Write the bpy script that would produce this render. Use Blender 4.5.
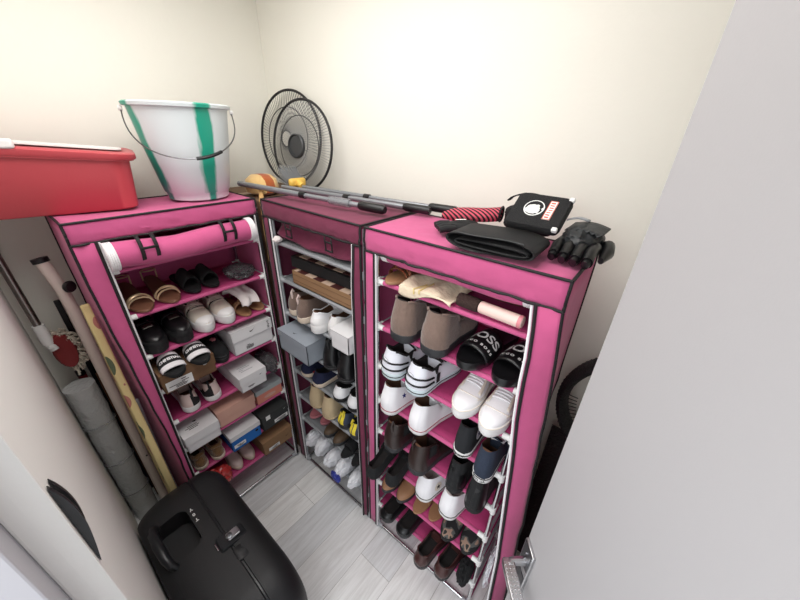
import bpy, bmesh, math, random
from mathutils import Vector, Matrix, noise
from math import sin, cos, pi, sqrt, radians
scene = bpy.context.scene
for o in list(bpy.data.objects): bpy.data.objects.remove(o)
COL = scene.collection

# ------------------------------------------------------------------ camera
cam_data = bpy.data.cameras.new('camera'); cam = bpy.data.objects.new('camera', cam_data); COL.objects.link(cam)
cam_data.sensor_width = 36; cam_data.lens = 36*328.19/800; cam_data.clip_start = .02
def cam_matrix(pos, yaw, pitch, roll):
    cy, sy, cp, sp = cos(yaw), sin(yaw), cos(pitch), sin(pitch)
    f = Vector((-sy*cp, cy*cp, -sp)); r = Vector((cy, sy, 0)); u = r.cross(f)
    c, s = cos(roll), sin(roll); r, u = c*r+s*u, -s*r+c*u
    m = Matrix((r, u, -f)).transposed().to_4x4(); m.translation = pos
    return m
cam.matrix_world = cam_matrix(Vector((1.7439, -1.0773, 1.9435)), .6703, .4831, .0331)
scene.camera = cam
# ------------------------------------------------------------------ light
scene.view_settings.view_transform = 'Standard'; scene.view_settings.look = 'None'
scene.view_settings.gamma = 1; scene.view_settings.exposure = 0.36; scene.view_settings.use_curve_mapping = False
world = bpy.data.worlds.new('world'); scene.world = world; world.use_nodes = True
world.node_tree.nodes['Background'].inputs[0].default_value = (.93, .96, 1, 1)
world.node_tree.nodes['Background'].inputs[1].default_value = .9
def area(name, loc, size, power, rot=(0, 0, 0), col=(1, 1, 1), sy=None):
    l = bpy.data.lights.new(name, 'AREA'); l.energy = power; l.size = size; l.color = col
    if sy: l.shape = 'RECTANGLE'; l.size_y = sy
    o = bpy.data.objects.new(name, l); COL.objects.link(o); o.location = loc; o.rotation_euler = rot
    return o
area('ceiling_lamp', (.90, -.72, 2.57), 1.2, 13, col=(1, .99, .97), sy=.8)
area('corridor_lamp', (1.70, -2.0, 2.35), 1.1, 22, rot=(radians(28), 0, radians(12)), col=(.96, .98, 1))

# ------------------------------------------------------------------ materials
def lin(c):
    return tuple((v/255/12.92 if v <= 10 else ((v/255+.055)/1.055)**2.4) for v in c)+(1,)
MATS = {}
def mat(name, rgb, rough=.6, metal=0, bump=0, bscale=200, var=0, vscale=8, spec=.5, trans=0, alpha=1, sheen=0, coat=0, stretch=None):
    if name in MATS: return MATS[name]
    m = bpy.data.materials.new(name); m.use_nodes = True; nt = m.node_tree; b = nt.nodes['Principled BSDF']
    b.inputs['Base Color'].default_value = lin(rgb); b.inputs['Roughness'].default_value = rough
    b.inputs['Metallic'].default_value = metal; b.inputs['Specular IOR Level'].default_value = spec
    b.inputs['Transmission Weight'].default_value = trans; b.inputs['Alpha'].default_value = alpha
    b.inputs['Sheen Weight'].default_value = sheen; b.inputs['Coat Weight'].default_value = coat
    tc = nt.nodes.new('ShaderNodeTexCoord'); src = tc.outputs['Object']
    if stretch:
        mp = nt.nodes.new('ShaderNodeMapping'); mp.inputs['Scale'].default_value = stretch
        nt.links.new(src, mp.inputs[0]); src = mp.outputs[0]
    if var:
        n = nt.nodes.new('ShaderNodeTexNoise'); n.inputs['Scale'].default_value = vscale; n.inputs['Detail'].default_value = 5
        nt.links.new(src, n.inputs['Vector'])
        h = nt.nodes.new('ShaderNodeMapRange'); h.inputs['To Min'].default_value = 1-var; h.inputs['To Max'].default_value = 1+var
        nt.links.new(n.outputs['Fac'], h.inputs['Value'])
        mx = nt.nodes.new('ShaderNodeVectorMath'); mx.operation = 'SCALE'; mx.inputs[0].default_value = lin(rgb)[:3]
        nt.links.new(h.outputs[0], mx.inputs['Scale']); nt.links.new(mx.outputs[0], b.inputs['Base Color'])
    if bump:
        n2 = nt.nodes.new('ShaderNodeTexNoise'); n2.inputs['Scale'].default_value = bscale; n2.inputs['Detail'].default_value = 4
        nt.links.new(src, n2.inputs['Vector'])
        bp = nt.nodes.new('ShaderNodeBump'); bp.inputs['Strength'].default_value = bump; bp.inputs['Distance'].default_value = .01
        nt.links.new(n2.outputs['Fac'], bp.inputs['Height']); nt.links.new(bp.outputs[0], b.inputs['Normal'])
    MATS[name] = m; return m
WALL = mat('wall_paint', (243, 241, 231), .85, bump=.06, bscale=60, spec=.2)
WALLW = mat('white_paint', (232, 230, 226), .8, bump=.04, bscale=60, spec=.2)
DOORM = mat('door_laminate', (176, 174, 175), .5, bump=.02, bscale=300, spec=.3)
FRAMEM = mat('door_frame_paint', (196, 195, 200), .55, spec=.3)
CEIL = mat('ceiling_paint', (240, 240, 236), .9)
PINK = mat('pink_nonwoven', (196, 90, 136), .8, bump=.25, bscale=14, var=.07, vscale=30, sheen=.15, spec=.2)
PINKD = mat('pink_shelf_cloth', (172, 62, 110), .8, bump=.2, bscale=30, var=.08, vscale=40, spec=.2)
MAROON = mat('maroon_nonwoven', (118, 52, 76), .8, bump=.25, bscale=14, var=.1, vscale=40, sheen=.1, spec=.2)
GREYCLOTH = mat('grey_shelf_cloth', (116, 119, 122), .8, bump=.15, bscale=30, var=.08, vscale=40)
PIPING = mat('black_piping', (22, 20, 22), .7)
ZIP = mat('white_zip_tape', (232, 230, 232), .6)
CHROME = mat('chrome_tube', (205, 207, 210), .22, metal=1)
GREYTUBE = mat('grey_tube', (160, 164, 168), .4, metal=.3)
PLASTW = mat('white_plastic', (232, 232, 230), .4)
PLASTG = mat('grey_plastic', (170, 172, 176), .45)
BLK = mat('black_plastic', (16, 16, 18), .4)
BLKM = mat('black_rubber', (20, 20, 22), .75)

# ------------------------------------------------------------------ mesh builder
class MB:
    def __init__(s): s.v = []; s.f = []
    def add(s, vs, fs):
        n = len(s.v); s.v += [tuple(v) for v in vs]; s.f += [tuple(i+n for i in f) for f in fs]; return s
    def box(s, c, d, M=None):
        x, y, z = c; a, b, e = d[0]/2, d[1]/2, d[2]/2
        vs = [Vector((x+i*a, y+j*b, z+k*e)) for i in (-1, 1) for j in (-1, 1) for k in (-1, 1)]
        if M: vs = [M @ v for v in vs]
        return s.add(vs, [(0, 1, 3, 2), (4, 6, 7, 5), (0, 4, 5, 1), (2, 3, 7, 6), (0, 2, 6, 4), (1, 5, 7, 3)])
    def tube(s, pts, r, n=8, closed=False, cap=True):
        pts = [Vector(p) for p in pts]; m = len(pts); rr = r if isinstance(r, (list, tuple)) else [r]*m
        vs = []; prev = None
        for i, p in enumerate(pts):
            if closed: t = pts[(i+1) % m]-pts[i-1]
            else: t = pts[min(i+1, m-1)]-pts[max(i-1, 0)]
            if t.length < 1e-9: t = Vector((0, 0, 1))
            t.normalize()
            if prev is None:
                a = t.orthogonal().normalized()
            else:
                a = prev - t*prev.dot(t)
                a = a.normalized() if a.length > 1e-6 else t.orthogonal().normalized()
            prev = a; b = t.cross(a)
            for k in range(n):
                q = 2*pi*k/n; vs.append(p+(a*cos(q)+b*sin(q))*rr[i])
        fs = []
        for i in range(m if closed else m-1):
            for k in range(n):
                j = (i+1) % m; fs.append((i*n+k, i*n+(k+1) % n, j*n+(k+1) % n, j*n+k))
        if cap and not closed: fs += [tuple(range(n))[::-1], tuple((m-1)*n+k for k in range(n))]
        return s.add(vs, fs)
    def loft(s, rings, cap0=True, cap1=True, closed=True):
        n = len(rings[0]); vs = [v for r in rings for v in r]; fs = []
        for i in range(len(rings)-1):
            for k in range(n if closed else n-1):
                fs.append((i*n+k, i*n+(k+1) % n, (i+1)*n+(k+1) % n, (i+1)*n+k))
        if cap0: fs.append(tuple(range(n))[::-1])
        if cap1: fs.append(tuple((len(rings)-1)*n+k for k in range(n)))
        return s.add(vs, fs)
    def lathe(s, prof, c=(0, 0, 0), n=28, M=None, cap0=True, cap1=True):
        rings = []
        for r, z in prof:
            ring = [Vector((r*cos(2*pi*k/n)+c[0], r*sin(2*pi*k/n)+c[1], z+c[2])) for k in range(n)]
            rings.append([M @ v for v in ring] if M else ring)
        return s.loft(rings, cap0, cap1)
    def grid(s, fn, nu, nv):
        vs = [fn(i/nu, j/nv) for i in range(nu+1) for j in range(nv+1)]
        fs = [(i*(nv+1)+j, (i+1)*(nv+1)+j, (i+1)*(nv+1)+j+1, i*(nv+1)+j+1) for i in range(nu) for j in range(nv)]
        return s.add(vs, fs)
    def build(s, name, m, parent=None, smooth=True, bev=0, sol=0, sub=0, M=None):
        me = bpy.data.meshes.new(name); vs = [M @ Vector(v) for v in s.v] if M else s.v
        me.from_pydata([tuple(v) for v in vs], [], s.f); me.update()
        bm = bmesh.new(); bm.from_mesh(me); bmesh.ops.remove_doubles(bm, verts=bm.verts, dist=1e-6)
        bmesh.ops.recalc_face_normals(bm, faces=bm.faces); bm.to_mesh(me); bm.free()
        me.materials.append(m)
        if smooth:
            me.shade_smooth()
            me.set_sharp_from_angle(angle=radians(42))
        o = bpy.data.objects.new(name, me); COL.objects.link(o)
        if parent: o.parent = parent
        if sol:
            d = o.modifiers.new('solid', 'SOLIDIFY'); d.thickness = sol; d.offset = 0
        if bev:
            d = o.modifiers.new('bevel', 'BEVEL'); d.width = bev; d.segments = 2; d.limit_method = 'ANGLE'
        if sub:
            d = o.modifiers.new('sub', 'SUBSURF'); d.levels = sub; d.render_levels = sub
        return o
def tag(o, label=None, cat=None, group=None, kind=None):
    if label: o['label'] = label
    if cat: o['category'] = cat
    if group: o['group'] = group
    if kind: o['kind'] = kind
    return o
def thing(name, label, cat, M=None, group=None):
    o = bpy.data.objects.new(name, None); COL.objects.link(o); o.empty_display_size = .05
    if M is not None: o.matrix_world = M
    return tag(o, label, cat, group)
def T(x, y, z): return Matrix.Translation((x, y, z))
def RZ(a): return Matrix.Rotation(a, 4, 'Z')
def RX(a): return Matrix.Rotation(a, 4, 'X')
def RY(a): return Matrix.Rotation(a, 4, 'Y')
def copy_tree(o, parent=None):
    c = o.copy(); COL.objects.link(c)
    if parent: c.parent = parent
    for ch in list(o.children): copy_tree(ch, c)
    return c
def sm(a, b, x):
    q = max(0, min(1, (x-a)/(b-a))); return q*q*(3-2*q)
def interp(x, tab):
    for (a, b), (c, d) in zip(tab, tab[1:]):
        if x <= c: return b+(d-b)*max(0, (x-a))/(c-a)
    return tab[-1][1]
FONT_CACHE = {}
def text_geo(txt, size, bold=0):
    key = (txt, size, bold)
    if key in FONT_CACHE: return FONT_CACHE[key]
    cu = bpy.data.curves.new('text', 'FONT'); cu.body = txt; cu.size = size; cu.align_x = 'CENTER'; cu.align_y = 'CENTER'; cu.offset = bold
    o = bpy.data.objects.new('text', cu); COL.objects.link(o); dg = bpy.context.evaluated_depsgraph_get(); dg.update()
    me = bpy.data.meshes.new_from_object(o.evaluated_get(dg))
    vs = [v.co.copy() for v in me.vertices]; fs = [tuple(p.vertices) for p in me.polygons]
    bpy.data.objects.remove(o); bpy.data.curves.remove(cu); bpy.data.meshes.remove(me)
    FONT_CACHE[key] = (vs, fs); return vs, fs
def text_on(mb, txt, size, fn, bold=0):
    vs, fs = text_geo(txt, size, bold); mb.add([fn(v.x, v.y) for v in vs], fs); return mb
def crumple(mb, c, d, seed, amp=.25, freq=3, flat=None, sub=4, M=None):
    bm = bmesh.new(); bmesh.ops.create_icosphere(bm, subdivisions=sub, radius=1)
    off = Vector((seed*7.3, seed*3.1, seed*1.7)); vs = []
    for v in bm.verts:
        p = v.co; n = 1+amp*(1-2*abs(noise.noise(p*freq+off)))*.8+amp*.7*noise.noise(p*freq*.45+off*2)+amp*.25*noise.noise(p*freq*3+off)
        q = Vector((p.x*n*d[0], p.y*n*d[1], p.z*n*d[2]))
        if flat is not None: q.z = max(q.z, flat)
        q += Vector(c); vs.append(M @ q if M else q)
    fs = [tuple(x.index for x in f.verts) for f in bm.faces]; bm.free()
    return mb.add(vs, fs)

# ------------------------------------------------------------------ room
YB, XA, YF, XR, ZC = .10, -.16, -1.158, 2.45, 2.6
def struct(name, mb, m, bev=0, parent=None):
    o = mb.build(name, m, parent, smooth=False, bev=bev)
    if not parent: o['kind'] = 'structure'
    return o
def floor_mat():
    m = bpy.data.materials.new('grey_wood_planks'); m.use_nodes = True; nt = m.node_tree; b = nt.nodes['Principled BSDF']
    tc = nt.nodes.new('ShaderNodeTexCoord'); mp = nt.nodes.new('ShaderNodeMapping'); mp.inputs['Rotation'].default_value = (0, 0, pi/2); mp.inputs['Location'].default_value = (.1, .07, 0)
    nt.links.new(tc.outputs['Object'], mp.inputs[0])
    br = nt.nodes.new('ShaderNodeTexBrick'); br.inputs['Scale'].default_value = 1; br.inputs['Brick Width'].default_value = .92; br.inputs['Row Height'].default_value = .19
    br.inputs['Mortar Size'].default_value = .0012; br.inputs['Color1'].default_value = lin((240, 239, 237)); br.inputs['Color2'].default_value = lin((216, 217, 219)); br.inputs['Mortar'].default_value = lin((176, 174, 172))
    br.offset = .37; br.offset_frequency = 3; nt.links.new(mp.outputs[0], br.inputs['Vector'])
    m2 = nt.nodes.new('ShaderNodeMapping'); m2.inputs['Scale'].default_value = (26, 2.2, 1); nt.links.new(tc.outputs['Object'], m2.inputs[0])
    n = nt.nodes.new('ShaderNodeTexNoise'); n.inputs['Scale'].default_value = 1.6; n.inputs['Detail'].default_value = 9; n.inputs['Roughness'].default_value = .65; n.inputs['Distortion'].default_value = .8
    nt.links.new(m2.outputs[0], n.inputs['Vector'])
    r = nt.nodes.new('ShaderNodeValToRGB'); r.color_ramp.elements[0].position = .32; r.color_ramp.elements[0].color = (.80, .79, .78, 1)
    r.color_ramp.elements[1].position = .62; r.color_ramp.elements[1].color = (1.04, 1.04, 1.04, 1); nt.links.new(n.outputs['Fac'], r.inputs[0])
    mx = nt.nodes.new('ShaderNodeMix'); mx.data_type = 'RGBA'; mx.blend_type = 'MULTIPLY'; mx.inputs[0].default_value = 1
    nt.links.new(br.outputs['Color'], mx.inputs[6]); nt.links.new(r.outputs[0], mx.inputs[7]); nt.links.new(mx.outputs[2], b.inputs['Base Color'])
    b.inputs['Roughness'].default_value = .42; b.inputs['Specular IOR Level'].default_value = .35
    bp = nt.nodes.new('ShaderNodeBump'); bp.inputs['Strength'].default_value = .1; bp.inputs['Distance'].default_value = .004
    nt.links.new(n.outputs['Fac'], bp.inputs['Height']); nt.links.new(bp.outputs[0], b.inputs['Normal'])
    return m
struct('floor', MB().box((1.1, -1.1, -.05), (3.4, 3.2, .1)), floor_mat())
struct('ceiling', MB().box((1.145, -.53, ZC+.05), (2.85, 1.5, .1)), CEIL)
struct('wall_back', MB().box((1.145, YB+.05, ZC/2), (2.8, .1, ZC)), WALL)
struct('wall_left', MB().box((XA-.05, (YB+YF-.3)/2, ZC/2), (.1, YB-YF+.3, ZC)), WALL)
struct('wall_right', MB().box((XR+.05, (YB+YF)/2, ZC/2), (.1, YB-YF, ZC)), WALL)
XJ = 1.235
struct('wall_front', MB().box(((XA+XJ)/2, YF-.022, ZC/2), (XJ-XA, .044, ZC)).box(((2.30+XR)/2, YF-.05, ZC/2), (XR-2.30, .1, ZC)).box(((XJ+2.30)/2, YF-.05, (2.14+ZC)/2), (2.30-XJ, .1, ZC-2.14)), WALLW, bev=.004)
# door frame: a rebated jamb on the latch side, another on the hinge side, and the head
struct('trim_1', MB().box((XJ-.035, YF-.094, 1.07), (.07, .1, 2.14)).box((XJ+.02, YF-.12, 1.07), (.05, .15, 2.14)), FRAMEM, bev=.003)
struct('trim_2', MB().box((2.295, YF-.075, 1.07), (.03, .15, 2.14)).box((1.76, YF-.075, 2.125), (1.05, .15, .03)), FRAMEM, bev=.003)
# black curved strike bracket on the latch jamb
t = thing('latch_bracket', 'black curved two-finned bracket on the white wall edge by the doorway', 'bracket', T(XJ-.012, YF, 1.42))
for k, (dx, hh, dy) in enumerate(((0, .155, .010), (-.03, .13, .009))):
    mb = MB()
    prof = [(-.5+i/12) for i in range(13)]
    ring = lambda x: [Vector((x, .001, hh*p*1.15)) for p in prof]+[Vector((x, .002+dy*max(0, 1-(2*p)**2)**1.0*(1+.7*p), hh*p*1.15)) for p in prof[::-1]]
    mb.loft([ring(dx-.004), ring(dx+.004)]); mb.build('fin', BLK, t)

# door leaf, opened inwards, with lever handle
ED, HG = Vector((1.727, -.49, 0)), Vector((2.255, -1.163, 0))
ddir = (HG-ED).normalized(); dn = Vector((ddir.y, -ddir.x, 0))
if dn.dot(Vector((1.744, -1.077, 0))-ED) < 0: dn = -dn
DM = Matrix((ddir, -dn, Vector((0, 0, 1)))).transposed().to_4x4(); DM.translation = ED   # x along the leaf, +y away from camera
door = bpy.data.objects.new('door_1', None); COL.objects.link(door); door.matrix_world = DM; door['kind'] = 'structure'
DL = (HG-ED).length-.01
MB().box((DL/2, .02, 1.06), (DL, .04, 2.09)).build('leaf', DOORM, door, smooth=False, bev=.002)
STEEL = mat('brushed_steel', (190, 190, 192), .28, metal=1, bump=.03, bscale=300)
pl = MB().box((.028, -.004, .93), (.05, .008, .19)).build('lock_plate', STEEL, door, bev=.002)
MB().box((.028, -.0085, .985), (.042, .002, .075)).box((.028, -.0085, .885), (.042, .002, .07)).build('plate_inset', mat('dark_steel', (90, 90, 94), .35, metal=.9), pl, bev=.001)
mb = MB()
for zz in (1.0, .975, .87): mb.lathe([(.003, 0), (.003, .0025), (.0018, .003)], n=10, M=T(.028, -.0095, zz) @ RX(pi/2))
mb.build('screw', CHROME, pl)
h = MB().tube([(.03, 0, .965), (.03, -.035, .965), (.032, -.045, .965), (.04, -.05, .965)], .0105, 12).build('handle', STEEL, door)
mb = MB(); mb.loft([[Vector((x, -.052+w*sx*1.25, .965+w*sz*.7)) for sx, sz in ((-1, -1), (1, -1), (1, 1), (-1, 1))] for x, w in ((.024, .010), (.035, .0125), (.08, .0125), (.13, .0115), (.142, .008))])
lv = mb.build('lever', STEEL, h, bev=.003)
mb = MB()
for i in range(11):
    for j in (-1, 0, 1): mb.lathe([(.0019, 0), (.0014, .0009), (.0003, .0012)], c=(.042+i*.0085, -.052+j*.009, .9735), n=8)
mb.build('grip_dimples', CHROME, h)

# ------------------------------------------------------------------ shoe racks
DZ, Z0, HW, RD, H = .1819, .02, .275, .262, 1.655
def zk(k): return Z0+(9-k)*DZ
RACKS = {1: (.332, -.625, pi/2+.0022), 2: (.695, -.319, 0), 3: (1.317, -.316, .0125)}
def RM(r): x, y, a = RACKS[r]; return T(x, y, 0) @ RZ(a)
def wob(x, y, z, s, a=.004): return a*noise.noise(Vector((x*7+s, y*7, z*7)))
def make_rack(r, name, label, cloth, shelfm, barm, polem, connm, ul, ur, valz, roll, flare=0.0, tuck=0.0, oR0=.271, oR1=.271, drape=False, push=0.0):
    t = thing(name, label, 'shoe rack', RM(r), 'cloth covered shoe racks'); s = r*13.7
    for x in (-HW, HW):
        for y in (0, RD):
            MB().tube([(x, y, .0), (x, y, H-.012)], .0075, 10).build('pole', polem, t)
    for k in range(1, 9):
        z = zk(k)
        sag = lambda u, v: Vector((-HW+.006+(2*HW-.012)*u, RD*v, z+.0055-.006*sin(pi*u)*sin(pi*v)))
        sh = MB().grid(sag, 10, 6).build('shelf', shelfm, t, sol=.0015)
        for y in (0, RD):
            MB().tube([(-HW+.02, y, z), (HW-.02, y, z)], .0085, 10).build('shelf_bar', barm, sh)
        for x in (-HW, HW):
            MB().tube([(x, .0, z), (x, RD, z)], .006, 8).build('side_rung', GREYTUBE, sh)
            for y in (0, RD):
                c = MB().tube([(x, y, z-.016), (x, y, z+.016)], .0105, 10); c.tube([(x, y, z), (x-math.copysign(.03, x), y, z)], .0105, 10)
                c.tube([(x, y, z), (x, y+(.028 if y == 0 else -.028), z)], .009, 8); c.build('connector', connm, sh)
    mb = MB()
    for y in (0, RD): mb.tube([(-HW, y, Z0), (HW, y, Z0)], .0075, 10)
    for x in (-HW, HW): mb.tube([(x, 0, Z0), (x, RD, Z0)], .0065, 8)
    mb.build('foot_frame', CHROME, t)
    for x in (-HW, HW):
        for y in (0, RD): MB().tube([(x, y, 0), (x, y, .045)], .0115, 10).tube([(x, y, Z0), (x-math.copysign(.03, x), y, Z0)], .0105, 10).build('foot', PLASTG, t)
    # cloth cover
    y0, y1 = -.012, RD+.016
    top = lambda u, v: Vector((ul+(ur-ul)*u, y0+(y1-y0)*v, H+wob(u*2, v, 0, s, .006)*sin(pi*u)*sin(pi*v)-.004*sin(pi*u)*sin(pi*v)))
    MB().grid(top, 24, 12).build('cover_top', cloth, t, sol=.001)
    val = lambda u, v: Vector((ul+(ur-ul)*u, y0-.004*sin(pi*v)+wob(u*3, v, 1, s, .010)*v, H+(valz-H)*v+wob(u*2, 3, v, s, .006)*v*sin(pi*u)))
    MB().grid(val, 30, 6).build('valance', cloth, t, sol=.001)
    MB().grid(lambda u, v: Vector((ul+(ur-ul)*u, y1+wob(u*3, v*5, 2, s, .006), H+(.04-H)*v)), 12, 16).build('back_panel', cloth, t, sol=.001)
    fl = lambda z: flare*(max(0, (H-.1-z))/1.0)**.75
    sideL = lambda u, v: Vector((ul+tuck*sm(0, .75, v*1.04-.04)*(1-u)+wob(u*2, v*7, 4, s, .006)*sin(pi*v), y0+(y1-y0)*u, H+(.05-H)*v))
    MB().grid(sideL, 8, 24).build('side_panel', cloth, t, sol=.001)
    sideR = lambda u, v: Vector((ur+wob(u*2, v*7, 5, s, .006)*sin(pi*v)+fl(H+(.05-H)*v)*(1-u)**1.6, y0+(y1-y0)*u, H+(.05-H)*v))
    MB().grid(sideR, 8, 24).build('side_panel', cloth, t, sol=.001)
    zf = .03
    oL, oR = -HW+.004, HW-.004+(.0 if r != 3 else -.004)
    nL, nR = -HW+.006, HW-.006
    tk = lambda v: tuck*sm(0, .75, v)
    oRv = (lambda v: interp(v, [(0, .243), (.084, .267), (.2, .278), (.31, .299), (.405, .312), (.626, .343), (1, .372)])) if r == 3 else (lambda v: oR0+(oR1-oR0)*v)
    fL = lambda u, v: Vector((ul+tk(v)+wob(0, v*7, 4, s, .006)*sin(pi*v)*(1-u)+(oL-ul-tk(v))*u, y0-.003-.012*sin(pi*u)*sin(pi*min(1, v*1.1))*(1-tk(v)*12), valz+(zf-valz)*v))
    MB().grid(fL, 6, 24).build('front_flap', cloth, t, sol=.001)
    fR = lambda u, v: Vector((oRv(v)+(ur-oRv(v))*u+wob(0, v*7, 5, s, .006)*sin(pi*v)*u+fl(valz+(zf-valz)*v)*u, y0-.003-push*(1-u)*sm(0,.12,v)-.006*sin(pi*u)*sin(pi*min(1, v*1.1)), valz+(zf-valz)*v))
    MB().grid(fR, 6, 24).build('front_flap', cloth, t, sol=.001)
    p = MB(); N = 24
    for f in (lambda q: val(q, 0)+Vector((0, -.001, .001)), lambda q: val(q, 1)+Vector((0, -.002, 0)), lambda q: top(0, q), lambda q: top(1, q), lambda q: top(q, 1),
              lambda q: val(0, q), lambda q: val(1, q), lambda q: fL(0, q), lambda q: fR(1, q), lambda q: sideL(1, q), lambda q: sideR(1, q)):
        p.tube([f(i/N) for i in range(N+1)], .0042, 6)
    p.tube([fL(.93, i/N)+Vector((0, -.002, 0)) for i in range(N+1)], .005, 6)
    p.tube([fR(.1, i/N)+Vector((0, -.002, 0)) for i in range(N+1)], .005, 6)
    p.build('piping', PIPING, t)
    MB().tube([fL(1, i/N)+Vector((.003, -.001, 0)) for i in range(N+1)], .0038, 6).build('zip', ZIP, t)
    MB().tube([fR(0, i/N)+Vector((-.003, -.001, 0)) for i in range(N+1)], .0038, 6).build('zip', ZIP, t)
    # rolled-up door under the valance
    ra, rz, ry, xa, xb = roll
    if drape:      # gathered door cloth hanging in a slack fold behind the valance
        df = lambda u, v: Vector((xa+(xb-xa)*u, ry+.018*sin(v*pi)+.006*sin(u*17+v*4), valz+.012+(rz-valz-.012-.028*sin(pi*u)**.7*(1-.3*u))*v))
        MB().grid(df, 30, 8).build('gathered_door', cloth, t, sol=.004)
        for q in (.24, .72):
            x = xa+(xb-xa)*q; st = MB()
            for dx in (-.018, .018): st.grid(lambda u, v: Vector((x+dx+(u-.5)*.007, ry-.03+.004*v, valz-.004-.055*v)), 1, 4)
            for zz_ in (.022, .055): st.grid(lambda u, v: Vector((x+(u-.5)*.042, ry-.03, valz-zz_+(v-.5)*.007)), 1, 1)
            st.build('strap', PIPING, t, sol=.002)
        return t
    def rollf(u, v):
        a = 2*pi*v; rr = ra*(1+.06*noise.noise(Vector((u*6, a, s))))
        return Vector((xa+(xb-xa)*u, ry+rr*cos(a), rz-.008*sin(pi*u)+rr*1.05*sin(a)+.004*sin(u*9+s)))
    rd = MB().grid(rollf, 24, 20).build('rolled_door', cloth, t)
    for x, sg in ((xa, -1), (xb, 1)):
        zz = MB()
        for i in range(4):
            zz.tube([(x+sg*(.002-.006*i)*1.0, ry+(ra*1.04)*cos(2*pi*j/20), rz+(ra*1.09)*sin(2*pi*j/20)) for j in range(20)], .0042, 6, closed=True)
        sp = [(x+sg*.002, ry+ra*(1-j/60)*cos(j*.45), rz+ra*(1-j/60)*sin(j*.45)) for j in range(56)]
        zz.tube(sp, .0045, 5); zz.build('zip_spiral', ZIP, rd)
    for q in (.22, .78):
        st = MB(); x = xa+(xb-xa)*q
        for dx in (-.022, .022):
            st.grid(lambda u, v: Vector((x+dx+(u-.5)*.012, ry-(ra+.006)*cos((v-.35)*pi*1.1)*1.0, rz+(ra*1.05+.005)*sin(-(v-.35)*pi*1.2)+.012)), 1, 10)
        st.grid(lambda u, v: Vector((x+(u-.5)*.05, ry-(ra+.006), rz+.02+(v-.5)*.009)), 1, 1)
        st.build('strap', PIPING, t, sol=.002)
    return t
make_rack(1, 'shoe_rack', 'pink cloth shoe rack on the left with bucket on top', PINK, PINKD, PINK, CHROME, PLASTW, -.338, .281, 1.588, (.042, 1.535, -.022, -.262, .235), tuck=.045)
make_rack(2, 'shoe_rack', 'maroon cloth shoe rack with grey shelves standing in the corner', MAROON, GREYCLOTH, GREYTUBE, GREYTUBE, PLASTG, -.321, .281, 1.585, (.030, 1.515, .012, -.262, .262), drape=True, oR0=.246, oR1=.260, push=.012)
make_rack(3, 'shoe_rack', 'bright pink cloth shoe rack on the right beside the door', PINK, PINKD, PINK, CHROME, PLASTW, -.318, .311, 1.578, (.024, 1.572, .030, -.262, .232), flare=.08, oR0=.226, oR1=.300, push=.05)

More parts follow.
